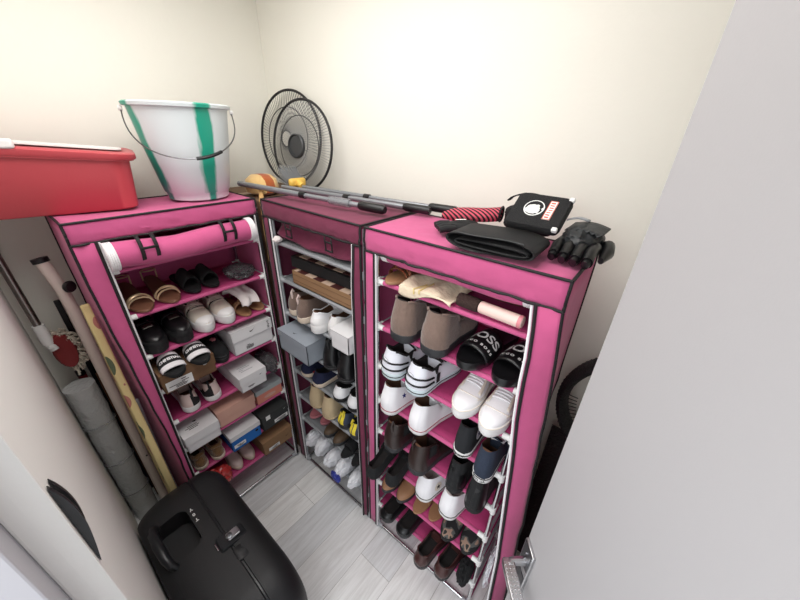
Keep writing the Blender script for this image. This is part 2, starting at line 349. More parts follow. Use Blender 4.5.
# ------------------------------------------------------------------ shoes
TT = [0, .004, .014, .03, .055, .085, .12, .16, .2, .24, .28, .32, .36, .39, .42, .45, .48, .51, .54, .58, .63, .68, .73, .78, .83, .87, .905, .935, .96, .98, .993, 1]
class Last:
    def __init__(s, L=.275, W=.098, h0=.022, C0=.09, C1=.07, V0=.078, V1=.052, op=.46, toe=1.0, heel=.8, point=.5):
        s.__dict__.update(locals())
    def hw(s, t):
        f = interp(t, [(0, s.heel), (.15, s.heel*1.02), (.42, .8), (.68, 1.0*s.toe), (.85, .97*s.toe), (1, .9*s.toe)])
        if t < .13: f *= sqrt(max(0, 1-((.13-t)/.13)**2))
        if t > .74: f *= max(0, 1-((t-.74)/.26)**2)**s.point
        return f*s.W/2
    def top(s, t):
        c = interp(t, [(0, s.C0), (.06, s.C0), (.25, s.C1), (.4, s.C1+.006), (1, s.C1)]) if s.C0 < .125 else interp(t, [(0, s.C0), (.07, s.C0), (.32, s.C1), (1, s.C1-.008)])
        v = interp(t, [(0, s.V0), (.46, s.V0), (.8, s.V1), (1, s.V1*.93)])
        if t > .82: v = s.h0+(v-s.h0)*sqrt(max(.12, 1-((t-.82)/.185)**2))
        k = sm(s.op-.10, s.op+.04, t); return c*(1-k)+v*k
    def S(s, t, q, off=0):
        w = s.hw(t)+off; z1 = s.top(t)+off; h0 = s.h0-.003; a = abs(q); sg = 1 if q >= 0 else -1
        o = 1-sm(s.op-.05, s.op+.03, t); d = sm(.03, .075, t)
        ph = (1-a)*pi/2; xc = w*max(0, cos(ph))**.75; zc = h0+(z1-h0)*max(0, sin(ph))**.8
        if a > .5:
            k = (1-a)/.5; xo = w*(1-.2*k**1.4); zo = h0+(z1-h0)*k
        else:
            k = (.5-a)/.5; xo = w*(.8-.12*sm(0, .25, k))*(1-sm(.6, 1, k)); zo = z1-(z1-h0-.008)*sm(.12, .62, k)*d+.003*sm(0, .12, k)
        x = xc*(1-o)+xo*o; z = zc*(1-o)+zo*o
        zr = max(0, (z-h0)/max(.02, s.C0-h0))
        return Vector((sg*x, s.L*t+(.016*zr**1.4-.006*sin(pi*min(1, zr*1.3)))*(1-sm(0, .34, t)), z))
    def upper(s):
        q = [-1, -.93, -.86, -.78, -.7, -.62, -.55, -.5, -.46, -.4, -.3, -.18, 0, .18, .3, .4, .46, .5, .55, .62, .7, .78, .86, .93, 1]
        n = len(q); vs = [s.S(t, x) for t in TT for x in q]; A = []; B = []
        for i in range(len(TT)-1):
            for j in range(n-1):
                f = (i*n+j, i*n+j+1, (i+1)*n+j+1, (i+1)*n+j)
                tm = (TT[i]+TT[i+1])/2; qm = (q[j]+q[j+1])/2
                (B if (tm < s.op-.03 and abs(qm) < .46) else A).append(f)
        return vs, A, B
    def ring(s, sc, z, dy=0):
        r = []
        for t in TT[1:]: r.append((s.hw(t), t))
        pts = [(-w, t) for w, t in r][::-1]+[(w, t) for w, t in r[:-1]]
        return [Vector((x*sc, s.L*.5+(t-.5)*s.L*(1+(sc-1)*.45)+dy, z)) for x, t in pts]
    def patch(s, mb, fn, nu=8, nv=8, off=.0015):   # fn(u,v) -> (t,q)
        return mb.grid(lambda u, v: s.S(*fn(u, v), off), nu, nv)
def clean(vs, fs, mb):
    used = sorted({i for f in fs for i in f}); mp = {o: n for n, o in enumerate(used)}
    return mb.add([vs[i] for i in used], [tuple(mp[i] for i in f) for f in fs])
def build_shoe(root, last, upper, sole, lining, opts=(), sole_h=None, tread=False, extra=None):
    L = last; vs, A, B = L.upper()
    up = clean(vs, A, MB()).build('upper', upper, root)
    clean(vs, B, MB()).build('lining', lining, root)
    h = sole_h or L.h0
    mb = MB(); mb.loft([L.ring(.95, 0), L.ring(1.03, h*.18), L.ring(1.05, h*.6), L.ring(1.05, h*.95), L.ring(.99, h*1.04), L.ring(.8, h*1.0)])
    so = mb.build('sole', sole, root)
    if 'tread' in opts:
        R = L.ring(1.05, 0); R2_ = L.ring(1.085, 0); rr = lambda z: [(R2_[i] if i % 4 < 2 else R[i])+Vector((0, 0, z)) for i in range(len(R))]
        MB().loft([rr(.003), rr(h*.62)]).build('tread', sole, so)
    for k, v in [o for o in opts if isinstance(o, tuple)]:
        if k == 'stripe': MB().tube(L.ring(1.058, h*.62), .0017, 5, closed=True).build('sole_stripe', v, so)
        elif k == 'stripe2': MB().tube(L.ring(1.058, h*.95), .0017, 5, closed=True).build('sole_stripe', v, so)
        elif k == 'toecap': L.patch(MB(), lambda a, b: (.86+.14*a, -1+2*b), 8, 16, .0022).build('toe_cap', v, up)
        elif k == 'heelcap': L.patch(MB(), lambda a, b: (.17*a*a, (-1+.5*b) if True else 0), 8, 6, .002).grid(lambda a, b: L.S(.17*a*a, 1-.3*b, .002), 8, 6).build('heel_counter', v, up)
        elif k == 'heelstrip': L.patch(MB(), lambda a, b: (.02*a*a, -1+.5*b), 5, 8, .003).grid(lambda a, b: L.S(.02*a*a, 1-.5*b, .003), 5, 8).build('heel_strip', v, up)
        elif k == 'collar': MB().tube([L.S(t, -.5, .001) for t in TT if .02 < t < L.op], .004, 6).tube([L.S(t, .5, .001) for t in TT if .02 < t < L.op], .004, 6).build('collar', v, up)
        elif k == 'laces':
            mb = MB()
            for i in range(5):
                t1 = L.op+.015+.036*i; sg = 1 if i % 2 else -1
                mb.tube([L.S(t1+sg*.008*(2*j/8-1), -.34+.68*j/8, .004) for j in range(9)], .0032, 6)
            mb.build('laces', v, up)
        elif k == 'tongue':
            def tg(a, b):
                p = L.S(L.op+.05, (b-.5)*.5, .002); q = (1-a)
                return p+Vector((0, -q*.05, q*(L.C1+.022-L.top(L.op+.05))))
            MB().grid(tg, 6, 6).build('tongue', v, up, sol=.005)
        elif k == 'side':      # swoosh-like wedge on both flanks
            for sg in (-1, 1): MB().grid(lambda a, b: L.S(.25+.45*a, sg*(.93-.12*a-(.25*(1-a)*b)), .0022), 10, 4).build('side_stripe', v, up)
        elif k == 'pull':
            p = L.S(.01, .5); MB().tube([p+Vector((0, -.004, -.03)), p+Vector((0, -.008, .005)), p+Vector((0, 0, .018)), p+Vector((0, .006, .006))], .006, 6).build('pull_tab', v, up)
        elif k == 'elastic':
            for sg in (-1, 1): MB().grid(lambda a, b: L.S(.2+.16*a-.02*b, sg*(.53+.24*b), .002), 6, 5).build('elastic_gusset', v, up)
        elif k == 'strap':
            MB().grid(lambda a, b: L.S(.5+.09*a, -.95+1.9*b, .004), 4, 18).build('strap', v, up, sol=.003)
        elif k == 'seams':
            mb = MB()
            mb.tube([L.S(.80+.06*abs(2*j/16-1)**2*-1, -.86+1.72*j/16, .0015) for j in range(17)], .0014, 5)
            mb.build('toe_seam', v, up)
            for sg in (-1, 1):
                MB().grid(lambda a, b: L.S(L.op+.0+.24*a, sg*(.30+.20*b+.06*a), .003), 10, 3).build('eyestay', v, up, sol=.0015)
                MB().tube([L.S(.36+.44*j/14, sg*(.62+.25*sin(pi*j/14)), .0015) for j in range(15)], .0013, 5).build('side_seam', v, up)
        elif k == 'band':
            MB().grid(lambda a, b: L.S(.62+.018*a, -.8+1.6*b, .0045), 2, 18).build('dark_band', v, up, sol=.002)
        elif k == 'fluff':
            mb = MB(); rr = [L.S(t, -.5, .002) for t in TT if .02 < t < L.op]+[L.S(t, .5, .002) for t in TT[::-1] if .02 < t < L.op]
            mb.tube([p+Vector((noise.noise(p*90), noise.noise(p*91), noise.noise(p*92)))*.006 for p in rr], .011, 8, closed=True); mb.build('fleece_collar', v, up)
    if extra: extra(root, up, so, L)
    return root
def star_badge(sg=1, disc=None, starm=None, r=.021, t0=.27, q0=.71):
    def f(root, up, so, L):
        def pt(a, b, off): return L.S(t0+a/L.L, sg*(q0-b/(L.C1-L.h0)*.5), off)
        if disc:
            n = 18; vs = [pt(0, 0, .0022)]+[pt(r*cos(2*pi*k/n), r*sin(2*pi*k/n), .0022) for k in range(n)]
            MB().add(vs, [(0, 1+k, 1+(k+1) % n) for k in range(n)]).build('ankle_patch', disc, up)
        vs = [pt(0, 0, .0034)]+[pt((r*.62 if k % 2 == 0 else r*.26)*cos(pi/2+2*pi*k/10), (r*.62 if k % 2 == 0 else r*.26)*sin(pi/2+2*pi*k/10), .0034) for k in range(10)]
        MB().add(vs, [(0, 1+k, 1+(k+1) % 10) for k in range(10)]).build('star_emblem', starm, up)
    return f
def heel_plate(txt, m, tm):
    def f(root, up, so, L):
        h = L.h0
        def pt(x, z, off):   # wraps the heel of the sole
            ang = x/.046; w = L.W/2*L.heel*1.06+off
            return Vector((w*sin(ang), .045-(.045+off+.002)*cos(ang), z))
        MB().grid(lambda a, b: pt((a-.5)*.066, h*(.22+.68*b), .0012), 10, 2).build('heel_plate', m, so)
        mb = MB(); text_on(mb, txt, h*.5, lambda x, y: pt(x, h*.56+y, .0028), .0004); mb.build('lettering', tm, so)
    return f
def multi(*fs):
    def f(*a):
        for g in fs: g(*a)
    return f
GRPS = {1: 'footwear on the left pink rack', 2: 'footwear on the maroon rack', 3: 'footwear on the right pink rack'}
def all_parts(o):
    return [c for c in o.children]+[g for c in o.children for g in c.children]
def place(root, r, k, u, v, toe_out, ang, L, mirror, lift=0, tilt=0):
    zz = zk(k)+.0114+lift
    a = radians(ang)+(pi if toe_out else 0)
    # front end (towards the viewer) sits at (u, v outwards)
    loc = T(u, -v, zz) @ RX(radians(tilt)) @ RZ(radians(ang))
    m = loc @ (T(0, L, 0) @ RZ(pi) if toe_out else Matrix.Identity(4))
    if mirror: m = m @ Matrix.Diagonal((-1, 1, 1, 1))
    m = m @ Matrix.Diagonal((root.get('fit', 1), 1, 1, 1))
    if 'fit' in root: del root['fit']
    root.matrix_world = RM(r) @ m
def pair(r, k, name, builder, L, label, cat, pl, pr, toe_out=False, angs=(0, 0), lift=0, tilts=(0, 0), group=None, mirror=True):
    a = thing(name, 'left '+label, cat, group=group or GRPS[r]); builder(a)
    xs = [abs(v.co.x) for ch in all_parts(a) for v in ch.data.vertices]; ang = (angs[0]+angs[1])/2; angs = (ang, ang)
    a['fit'] = min(1, (abs(pr[0]-pl[0])*cos(radians(ang))-.004)/(2*max(xs)+(.007 if name in ('slide_sandal', 'slipper') else 0)))
    b = copy_tree(a); b['label'] = 'right '+label
    place(a, r, k, pl[0], pl[1], toe_out, angs[0], L, False, lift, tilts[0])
    place(b, r, k, pr[0], pr[1], toe_out, angs[1], L, mirror, lift, tilts[1])
    return a, b
def single(r, k, name, builder, L, label, cat, p, toe_out=False, ang=0, lift=0, mirror=False, tilt=0, sx=1):
    a = thing(name, label, cat, group=GRPS[r]); builder(a); a['fit'] = sx; place(a, r, k, p[0], p[1], toe_out, ang, L, mirror, lift, tilt); return a

M_ = lambda n, c, **k: mat(n, c, **k)
WHT = M_('white_leather', (236, 236, 238), rough=.45, bump=.05, bscale=60)
WHTC = M_('white_canvas', (238, 237, 240), rough=.85, bump=.1, bscale=300)
OFFW = M_('cream_leather', (226, 217, 203), rough=.5, bump=.05, bscale=50)
RUBW = M_('white_rubber', (232, 231, 230), rough=.55)
CREAMR = M_('cream_rubber', (222, 205, 186), rough=.6)
LINW = M_('pale_lining', (190, 182, 178), rough=.9)
LIND = M_('dark_lining', (26, 22, 22), rough=.95)
LINB = M_('brown_lining', (92, 62, 44), rough=.9)
BROWNS = M_('taupe_suede', (118, 98, 88), rough=.95, bump=.3, bscale=90, var=.15, vscale=25, sheen=.3)
DKRUB = M_('dark_rubber', (44, 45, 48), rough=.6)
CHOC = M_('dark_brown_leather', (46, 34, 31), rough=.38, bump=.12, bscale=40, var=.2, vscale=30)
OXB = M_('oxblood_leather', (66, 38, 36), rough=.32, bump=.08, bscale=40)
BLKL = M_('black_leather', (20, 20, 22), rough=.32, bump=.08, bscale=40)
BLKS = M_('black_suede', (24, 25, 27), rough=.95, bump=.2, bscale=120)
BLKC = M_('black_canvas', (30, 32, 36), rough=.9, bump=.12, bscale=300)
DENIM = M_('dark_denim', (40, 49, 66), rough=.95, bump=.25, bscale=260, var=.2, vscale=120)
NAVY = M_('navy_canvas', (26, 32, 62), rough=.9, bump=.1, bscale=250)
NAVYG = M_('navy_grey_mesh', (58, 66, 84), rough=.85, bump=.2, bscale=250)
YELL = M_('yellow_trim', (236, 214, 62), rough=.6)
TAN = M_('tan_leather', (156, 116, 84), rough=.55, bump=.1, bscale=40, var=.1, vscale=20)
BEIGE = M_('beige_suede', (196, 176, 142), rough=.95, bump=.2, bscale=60, var=.1, vscale=20)
BLUSH = M_('blush_leather', (216, 194, 188), rough=.5, bump=.05, bscale=50)
FUR = M_('brown_shearling', (120, 88, 52), rough=1, bump=.8, bscale=120, var=.25, vscale=60, sheen=.4)
GOLD = M_('gold_strap', (222, 196, 160), rough=.3, metal=.4)
SANDB = M_('brown_sandal_leather', (116, 78, 60), rough=.5)
COPPER = M_('copper_strap', (150, 96, 70), rough=.25, metal=.7)
REDL = M_('red_line', (140, 34, 58), rough=.6)
MINT = M_('pale_mint_knit', (206, 220, 224), rough=.85, bump=.2, bscale=250)
KNIT = M_('white_knit', (226, 228, 236), rough=.85, bump=.15, bscale=250)
ROSE = M_('rose_leather', (214, 134, 142), rough=.5)
STARB = M_('navy_star', (36, 44, 110), rough=.5)
def camo():
    m = mat('camouflage_cloth', (70, 70, 64), .85, bump=.1, bscale=250); nt = m.node_tree; b = nt.nodes['Principled BSDF']
    tc = nt.nodes.new('ShaderNodeTexCoord'); n = nt.nodes.new('ShaderNodeTexNoise'); n.inputs['Scale'].default_value = 26; n.inputs['Detail'].default_value = 1
    nt.links.new(tc.outputs['Object'], n.inputs['Vector']); r = nt.nodes.new('ShaderNodeValToRGB'); r.color_ramp.interpolation = 'CONSTANT'
    e = r.color_ramp.elements; e[0].position = 0; e[0].color = lin((28, 28, 30)); e[1].position = .46; e[1].color = lin((84, 86, 84))
    x = e.new(.55); x.color = lin((150, 124, 108)); x = e.new(.66); x.color = lin((40, 42, 42))
    nt.links.new(n.outputs['Fac'], r.inputs[0]); nt.links.new(r.outputs[0], b.inputs['Base Color']); return m
CAMO = camo()

# lasts
SNK = Last(h0=.034, C0=.092, C1=.074, V0=.088, V1=.062, W=.104)
CHK = Last(L=.285, h0=.042, C0=.1, C1=.08, V0=.1, V1=.066, op=.5, W=.112)
HI = Last(L=.27, h0=.026, C0=.130, C1=.106, V0=.082, V1=.052, op=.44, W=.096)
BOOT = Last(L=.28, h0=.03, C0=.146, C1=.122, V0=.084, V1=.06, op=.42, W=.098)
BBOOT = Last(L=.28, h0=.034, C0=.15, C1=.126, V0=.09, V1=.064, op=.43, W=.116)
CHUK = Last(L=.28, h0=.032, C0=.118, C1=.11, V0=.084, V1=.06, op=.45, W=.104)
LOAF = Last(L=.265, h0=.024, C0=.078, C1=.062, V0=.068, V1=.048, op=.52, W=.092)
FLAT = Last(L=.25, h0=.012, C0=.06, C1=.042, V0=.045, V1=.036, op=.7, W=.082)
LOW = Last(L=.265, h0=.026, C0=.082, C1=.064, V0=.074, V1=.05, op=.46, W=.094)

# --- right rack (3)
R3 = 'shelf of right pink rack'
pair(3, 2, 'ankle_boot', lambda o: build_shoe(o, BBOOT, BROWNS, DKRUB, LIND, [('heelstrip', BROWNS), ('collar', BROWNS), ('heelcap', BROWNS), ('laces', BROWNS)]), .28,
     'taupe suede ankle boot with dark sole on second '+R3, 'boot', (-.145, .05), (-.022, .046), angs=(2, -2))
def ua_extra(root, up, so, L):
    for q0, q1 in ((-.96, -.80),):
        pass
    mb = MB()
    for qz in (.88, .74):
        mb.tube([L.S(.26*(1-j/14)**2, -qz, .003) for j in range(15)]+[L.S(.26*(j/14)**2, qz, .003) for j in range(1, 15)], .0035, 6)
    mb.build('heel_band', BLKM, up)
    for sg in (1, -1):
        mb = MB().grid(lambda a, b: L.S(.30+.07*a+.02*b*b, sg*(.99-.30*b+(.05*a*b)), .003), 5, 8).grid(lambda a, b: L.S(.30-.02*b+.09*a*(.4+b*.6), sg*(.69-.18*b), .003), 5, 6)
        mb.build('side_logo', BLKM, up)
    n = 16; mb = MB(); mb.tube([L.S(abs(.012*cos(2*pi*k/n)), .0001, 0)*0+Vector((.013*cos(2*pi*k/n), -.0035+.1*(cos(2*pi*k/n)*.05)**2, .088+.010*sin(2*pi*k/n))) for k in range(n)], .0008, 4, closed=True)
    mb.build('heel_emblem', PLASTG, up)
UA = Last(L=.28, h0=.03, C0=.118, C1=.086, V0=.09, V1=.058, op=.44, W=.102, heel=.86)
pair(3, 3, 'running_shoe', lambda o: build_shoe(o, UA, KNIT, MINT, LIND, [('laces', BLKM), ('stripe', BLKM), ('collar', BLKM)], extra=ua_extra), .28,
     'white knit running shoe with black heel bands on third '+R3, 'shoe', (-.19, .05), (-.072, .058), angs=(-6, -8))
pair(3, 3, 'sneaker', lambda o: build_shoe(o, CHK, WHT, RUBW, LINW, [('laces', WHT), ('tongue', WHT), ('side', OFFW), ('collar', BLUSH), ('heelcap', OFFW), ('seams', OFFW), ('stripe2', OFFW)]), .285,
     'chunky white sneaker pointing outward on third '+R3, 'shoe', (.106, .048), (.206, .056), toe_out=True, angs=(0, 0))
HIW = dict(opts=[('toecap', RUBW), ('laces', WHTC), ('stripe2', REDL), ('heelstrip', WHTC), ('tongue', WHTC)])
pair(3, 4, 'high_top_sneaker', lambda o: build_shoe(o, HI, WHTC, RUBW, LINB, HIW['opts'], extra=star_badge(1, WHTC, STARB)), .27,
     'white canvas high-top with red sole line on fourth '+R3, 'shoe', (-.198, .052), (-.055, .056), angs=(-12, -6))
single(3, 4, 'high_top_sneaker', lambda o: build_shoe(o, HI, BLKC, RUBW, LIND, [('toecap', RUBW), ('laces', WHTC), ('stripe', BLKM), ('heelstrip', BLKC), ('tongue', BLKC)],
       extra=multi(star_badge(1, WHTC, STARB), heel_plate('ALL STAR', RUBW, BLKM))), .27, 'black canvas high-top with white star patch on fourth '+R3, 'shoe', (.128, .034), ang=0, sx=.84)
single(3, 4, 'high_top_sneaker', lambda o: build_shoe(o, HI, DENIM, RUBW, LINB, [('toecap', RUBW), ('laces', WHTC), ('stripe2', BLKM), ('heelstrip', DENIM), ('tongue', DENIM)],
       extra=heel_plate('ALL STAR', RUBW, BLKM)), .27, 'dark denim high-top with white sole, right end of fourth '+R3, 'shoe', (.222, .074), ang=0, mirror=True, sx=.82)
pair(3, 5, 'chelsea_boot', lambda o: build_shoe(o, BOOT, CHOC, DKRUB, LINB, [('elastic', BLKS), ('heelcap', CHOC), ('collar', CHOC), ('pull', CHOC)]), .28,
     'dark brown leather chelsea boot on fifth '+R3, 'boot', (-.165, .066), (-.028, .082), angs=(-8, -8))
pair(3, 5, 'ankle_boot', lambda o: build_shoe(o, BOOT, BLKS, BLKM, LIND, [('heelcap', BLKL), ('heelstrip', BLKS)]), .28,
     'black suede ankle boot with rubber sole on fifth '+R3, 'boot', (.126, .052), (.2155, .07), angs=(0, 0))
pair(3, 6, 'high_top_sneaker', lambda o: build_shoe(o, HI, WHTC, RUBW, LINW, [('toecap', RUBW), ('laces', WHTC), ('stripe2', BLKM), ('heelstrip', WHTC)], extra=star_badge(1, OFFW, BLKM, r=.020, t0=.27, q0=.78)), .27,
     'white canvas high-top with black sole line on sixth '+R3, 'shoe', (-.006, .05), (.108, .046), angs=(-12, -12))
pair(3, 6, 'flat_shoe', lambda o: build_shoe(o, FLAT, BLKS, BLKM, LIND, [('strap', BLKS)]), .25,
     'black suede flat hanging over edge of sixth '+R3, 'shoe', (-.219, .115), (-.135, .09), angs=(2, 2), tilts=(12, 10), lift=.006)
pair(3, 7, 'clog', lambda o: build_shoe(o, LOAF, TAN, DKRUB, LINB, [('strap', TAN)]), .265,
     'tan leather rounded shoe on seventh '+R3, 'shoe', (-.208, .035), (-.124, .028), toe_out=True, angs=(0, 0))
def sandal(o, solem, strapm, L=.25, W=.08, ankle=True, kind=0, heel=0):
    la = Last(L=L, W=W, h0=.01, toe=1, heel=.66, point=.62 if kind == 0 else .5)
    tilt = lambda p: Vector((p.x, p.y, p.z+heel*max(0, 1-p.y/(L*.55))**1.3))
    so = MB().loft([[tilt(p) for p in la.ring(a, z)] for a, z in ((.95, 0), (1, .002), (1, .008), (.96, .0105))]).build('sole', solem, o)
    arch = lambda t, q, hh: Vector((la.hw(t)*1.04*-cos(pi*q), L*t, .008+hh*sin(pi*q)))
    if kind == 0:
        for i, (ta, tb, hh) in enumerate(((.68, .74, .036), (.72, .70, .040), (.78, .76, .032))):
            MB().tube([arch(ta+(tb-ta)*j/12, j/12, hh) for j in range(13)], .0035, 6).build('strap', strapm, o)
    else:
        MB().grid(lambda a, b: arch(.6+.14*a, b, .040), 4, 14).build('strap', strapm, o, sol=.003)
        MB().tube([Vector((.0+.012*cos(j*.55)*(1-j/26), L*.67+.012*sin(j*.55)*(1-j/26), .049+.0006*j)) for j in range(22)], .0028, 6).build('swirl', strapm, o)
    if ankle:
        MB().tube([tilt(Vector((la.hw(.08)*1.0*cos(2*pi*j/20), L*.12+L*.1*sin(2*pi*j/20), .052+.010*sin(2*pi*j/20)))) for j in range(20)], .0028, 6, closed=True).build('ankle_strap', strapm, o)
        MB().tube([tilt(p) for p in (Vector((-la.hw(.1), L*.1, .008)), Vector((-la.hw(.1)*1.02, L*.1, .05)))], .003, 6).tube([tilt(p) for p in (Vector((la.hw(.1), L*.1, .008)), Vector((la.hw(.1)*1.02, L*.1, .05)))], .003, 6).build('side_strap', strapm, o)
    if heel: MB().loft([[tilt(Vector((p.x*k, la.L*.08+(p.y-la.L*.08)*k, 0)))-Vector((0, 0, dz)) for p in [Vector((.02*cos(2*pi*j/12), L*.08+.02*sin(2*pi*j/12), 0)) for j in range(12)]] for k, dz in ((1, .001), (.6, heel*.86))]).build('heel', solem, o)
pair(3, 7, 'sandal', lambda o: sandal(o, TAN, TAN, kind=1, ankle=False), .25, 'tan sandal with swirl strap on seventh '+R3, 'sandal', (-.038, .02), (.035, .0), toe_out=True, angs=(-2, -2))
pair(3, 7, 'slip_on_shoe', lambda o: build_shoe(o, LOW, CAMO, BLKM, LIND, [('collar', BLKM)]), .265, 'grey camouflage slip-on shoe on seventh '+R3, 'shoe', (.124, .03), (.213, .02), toe_out=True, angs=(0, 0))
pair(3, 8, 'clog', lambda o: build_shoe(o, Last(L=.265, h0=.026, C0=.05, C1=.05, V0=.075, V1=.058, op=.5, W=.098), BLKL, DKRUB, LIND, [('strap', BLKL)]), .265,
     'black rubber clog on lowest '+R3, 'shoe', (-.19, .06), (-.085, .062), angs=(-4, -4))
pair(3, 8, 'loafer', lambda o: build_shoe(o, LOAF, OXB, DKRUB, LIND, [('heelstrip', OXB), ('collar', OXB)]), .265, 'dark brown leather loafer on lowest '+R3, 'shoe', (.052, .11), (.146, .088), angs=(-6, -6))
single(3, 1, 'sandal', lambda o: sandal(o, TAN, COPPER, ankle=False), .24, 'tan sandal with copper straps at left end of top '+R3, 'sandal', (-.214, .012), toe_out=True)

# slides
def slide(o, solem, strapm, lines, textm, L=.29, W=.108, band=None, h=.03, t0=.44, t1=.80, rise=.062, drop=.016):
    la = Last(L=L, W=W, h0=h, toe=1, heel=.86)
    so = MB().loft([la.ring(.95, 0), la.ring(1.02, h*.2), la.ring(1.04, h*.8), la.ring(1.0, h), la.ring(.9, h*.86), la.ring(.5, h*.8)]).build('footbed', solem, o)
    def arch(a, q, off=0):   # a along the foot, q across 0..1
        t = t0+(t1-t0)*a; hh = (rise-drop*a)+off
        return Vector((-(la.hw(t)*1.07+off)*cos(pi*q)*(1-.12*sin(pi*q)), L*(t+.03*sin(pi*q)), .006+h*.3+hh*max(0, sin(pi*q))**.72))
    st = MB().grid(lambda u, v: arch(u, v), 8, 20).build('strap', strapm, o, sol=.006)
    if band:
        for (a, b, m) in band: MB().grid(lambda u, v: arch(a+(b-a)*u, .03+.94*v, .0036), 3, 20).build('trim_band', m, st)
    wid = la.hw(.62)*2*1.25
    for txt, size, a0, bold in lines:   # text reads from the toe side: x runs to -x of the shoe
        mb = MB(); text_on(mb, txt, size, lambda x, y: arch(min(1, max(0, a0-y/(L*(t1-t0)))), .5-x/wid, .0046), bold); mb.build('lettering', textm, st)
BOSS = [('BOSS', .044, .42, .0009), ('H U G O   B O S S', .0125, .78, .0004)]
pair(3, 2, 'slide_sandal', lambda o: slide(o, BLKL, BLKL, BOSS, PLASTW), .29, 'black slide sandal with white lettering on second '+R3, 'slide', (.088, .034), (.203, .03), toe_out=True, angs=(-9, -9), mirror=False)
R1 = 'shelf of left pink rack'
DIOR = [('CHRISTIAN', .0165, .51, .0009)]
pair(1, 4, 'slide_sandal', lambda o: slide(o, BLKS, ZIP, DIOR, ZIP, L=.26, W=.104, band=[(.28, .74, BLKM)], h=.02, t0=.50, t1=.82, rise=.052, drop=.032), .26,
     'black slide with lettered white band on the brown shoebox', 'slide', (-.206, .112), (-.105, .104), toe_out=True, angs=(-2, -2), lift=.097, mirror=False)
# --- left rack (1)
pair(1, 2, 'sandal', lambda o: sandal(o, SANDB, GOLD, L=.27, heel=.03), .25, 'brown heeled sandal with thin gold straps on second '+R1, 'sandal', (-.212, .002), (-.116, -.004), toe_out=True, angs=(1, 1))
pair(1, 2, 'slipper', lambda o: slide(o, BLKS, BLKS, [], BLKS, L=.25, W=.088, h=.014), .25, 'plain black slipper on second '+R1, 'slipper', (-.022, -.012), (.055, -.012), toe_out=True, angs=(0, 0))
def ornament(root, up, so, L):
    MB().grid(lambda a, b: L.S(.62+.1*a, -.2+.4*b, .004), 4, 6).build('ornament', mat('pewter', (120, 116, 110), .3, metal=.8), up, sol=.002)
pair(1, 3, 'platform_loafer', lambda o: build_shoe(o, Last(L=.27, h0=.052, C0=.1, C1=.086, V0=.096, V1=.08, op=.5, W=.1), BLKL, BLKM, LIND, ['tread', ('strap', BLKL), ('collar', BLKL)], extra=ornament), .27,
     'black platform loafer with chunky sole on third '+R1, 'shoe', (-.218, .028), (-.122, .024), toe_out=True, angs=(0, 0))
pair(1, 3, 'sneaker', lambda o: build_shoe(o, CHK, OFFW, RUBW, LINB, [('laces', OFFW), ('tongue', OFFW), ('collar', BLUSH), ('heelcap', RUBW), ('strap', OFFW), ('band', BLKM), ('toecap', RUBW)]), .285,
     'chunky cream sneaker pointing outward on third '+R1, 'shoe', (-.024, .016), (.071, .014), toe_out=True, angs=(0, 0))
pair(1, 3, 'sandal', lambda o: sandal(o, TAN, TAN, kind=1, ankle=True), .25, 'tan flat sandal under white tissue on third '+R1, 'sandal', (.157, .012), (.229, .004), toe_out=True, angs=(0, 0))
def bow(root, up, so, L):
    for i in range(5): MB().tube([L.S(.66, 0, .006)+Vector((.012*cos(2*pi*i/5+.4*j)*j/6, .012*sin(2*pi*i/5+.4*j)*j/6, .004)) for j in range(7)], .0045, 6).build('petal', ROSE, up)
single(1, 4, 'platform_slip_on', lambda o: build_shoe(o, Last(L=.26, h0=.04, C0=.085, C1=.075, V0=.09, V1=.075, op=.5, W=.1, toe=.95), BLKS, BLKM, LIND, [('stripe', DKRUB), ('stripe2', DKRUB)], extra=bow), .26,
     'black slip-on shoe with pink flower on fourth '+R1, 'shoe', (.0, .02), toe_out=True, sx=.84)
def wedge(root, up, so, L):
    for sg in (1,): MB().grid(lambda a, b: L.S(.05+.30*a*(1-.5*b), sg*(1-.36*b*(1-abs(2*a-1)*.5)), .003), 8, 5).build('side_wedge', BLKM, up)
    MB().grid(lambda a, b: L.S(.12*a*a, 1-.42*b*(1-a*.6), .0035), 6, 6).build('heel_wedge', BLKM, up)
pair(1, 5, 'sneaker', lambda o: build_shoe(o, SNK, BLUSH, RUBW, LINB, [('laces', BLUSH), ('tongue', BLUSH), ('collar', BLUSH), ('pull', BLKM)], extra=wedge), .275,
     'blush sneaker with black heel wedge on fifth '+R1, 'shoe', (-.178, .012), (-.082, .014), angs=(-5, -5))
pair(1, 7, 'fleece_shoe', lambda o: build_shoe(o, LOAF, FUR, CREAMR, LINB, [('fluff', FUR)]), .265, 'brown fleece-lined shoe on seventh '+R1, 'shoe', (-.22, .012), (-.138, .018), angs=(0, 0))
pair(1, 8, 'sneaker', lambda o: build_shoe(o, LOW, BLUSH, CREAMR, LINB, [('laces', BLUSH), ('tongue', BLUSH), ('collar', BEIGE)]), .265, 'beige sneaker pointing outward on lowest '+R1, 'shoe', (-.062, .0), (.013, -.006), toe_out=True, angs=(0, 0))
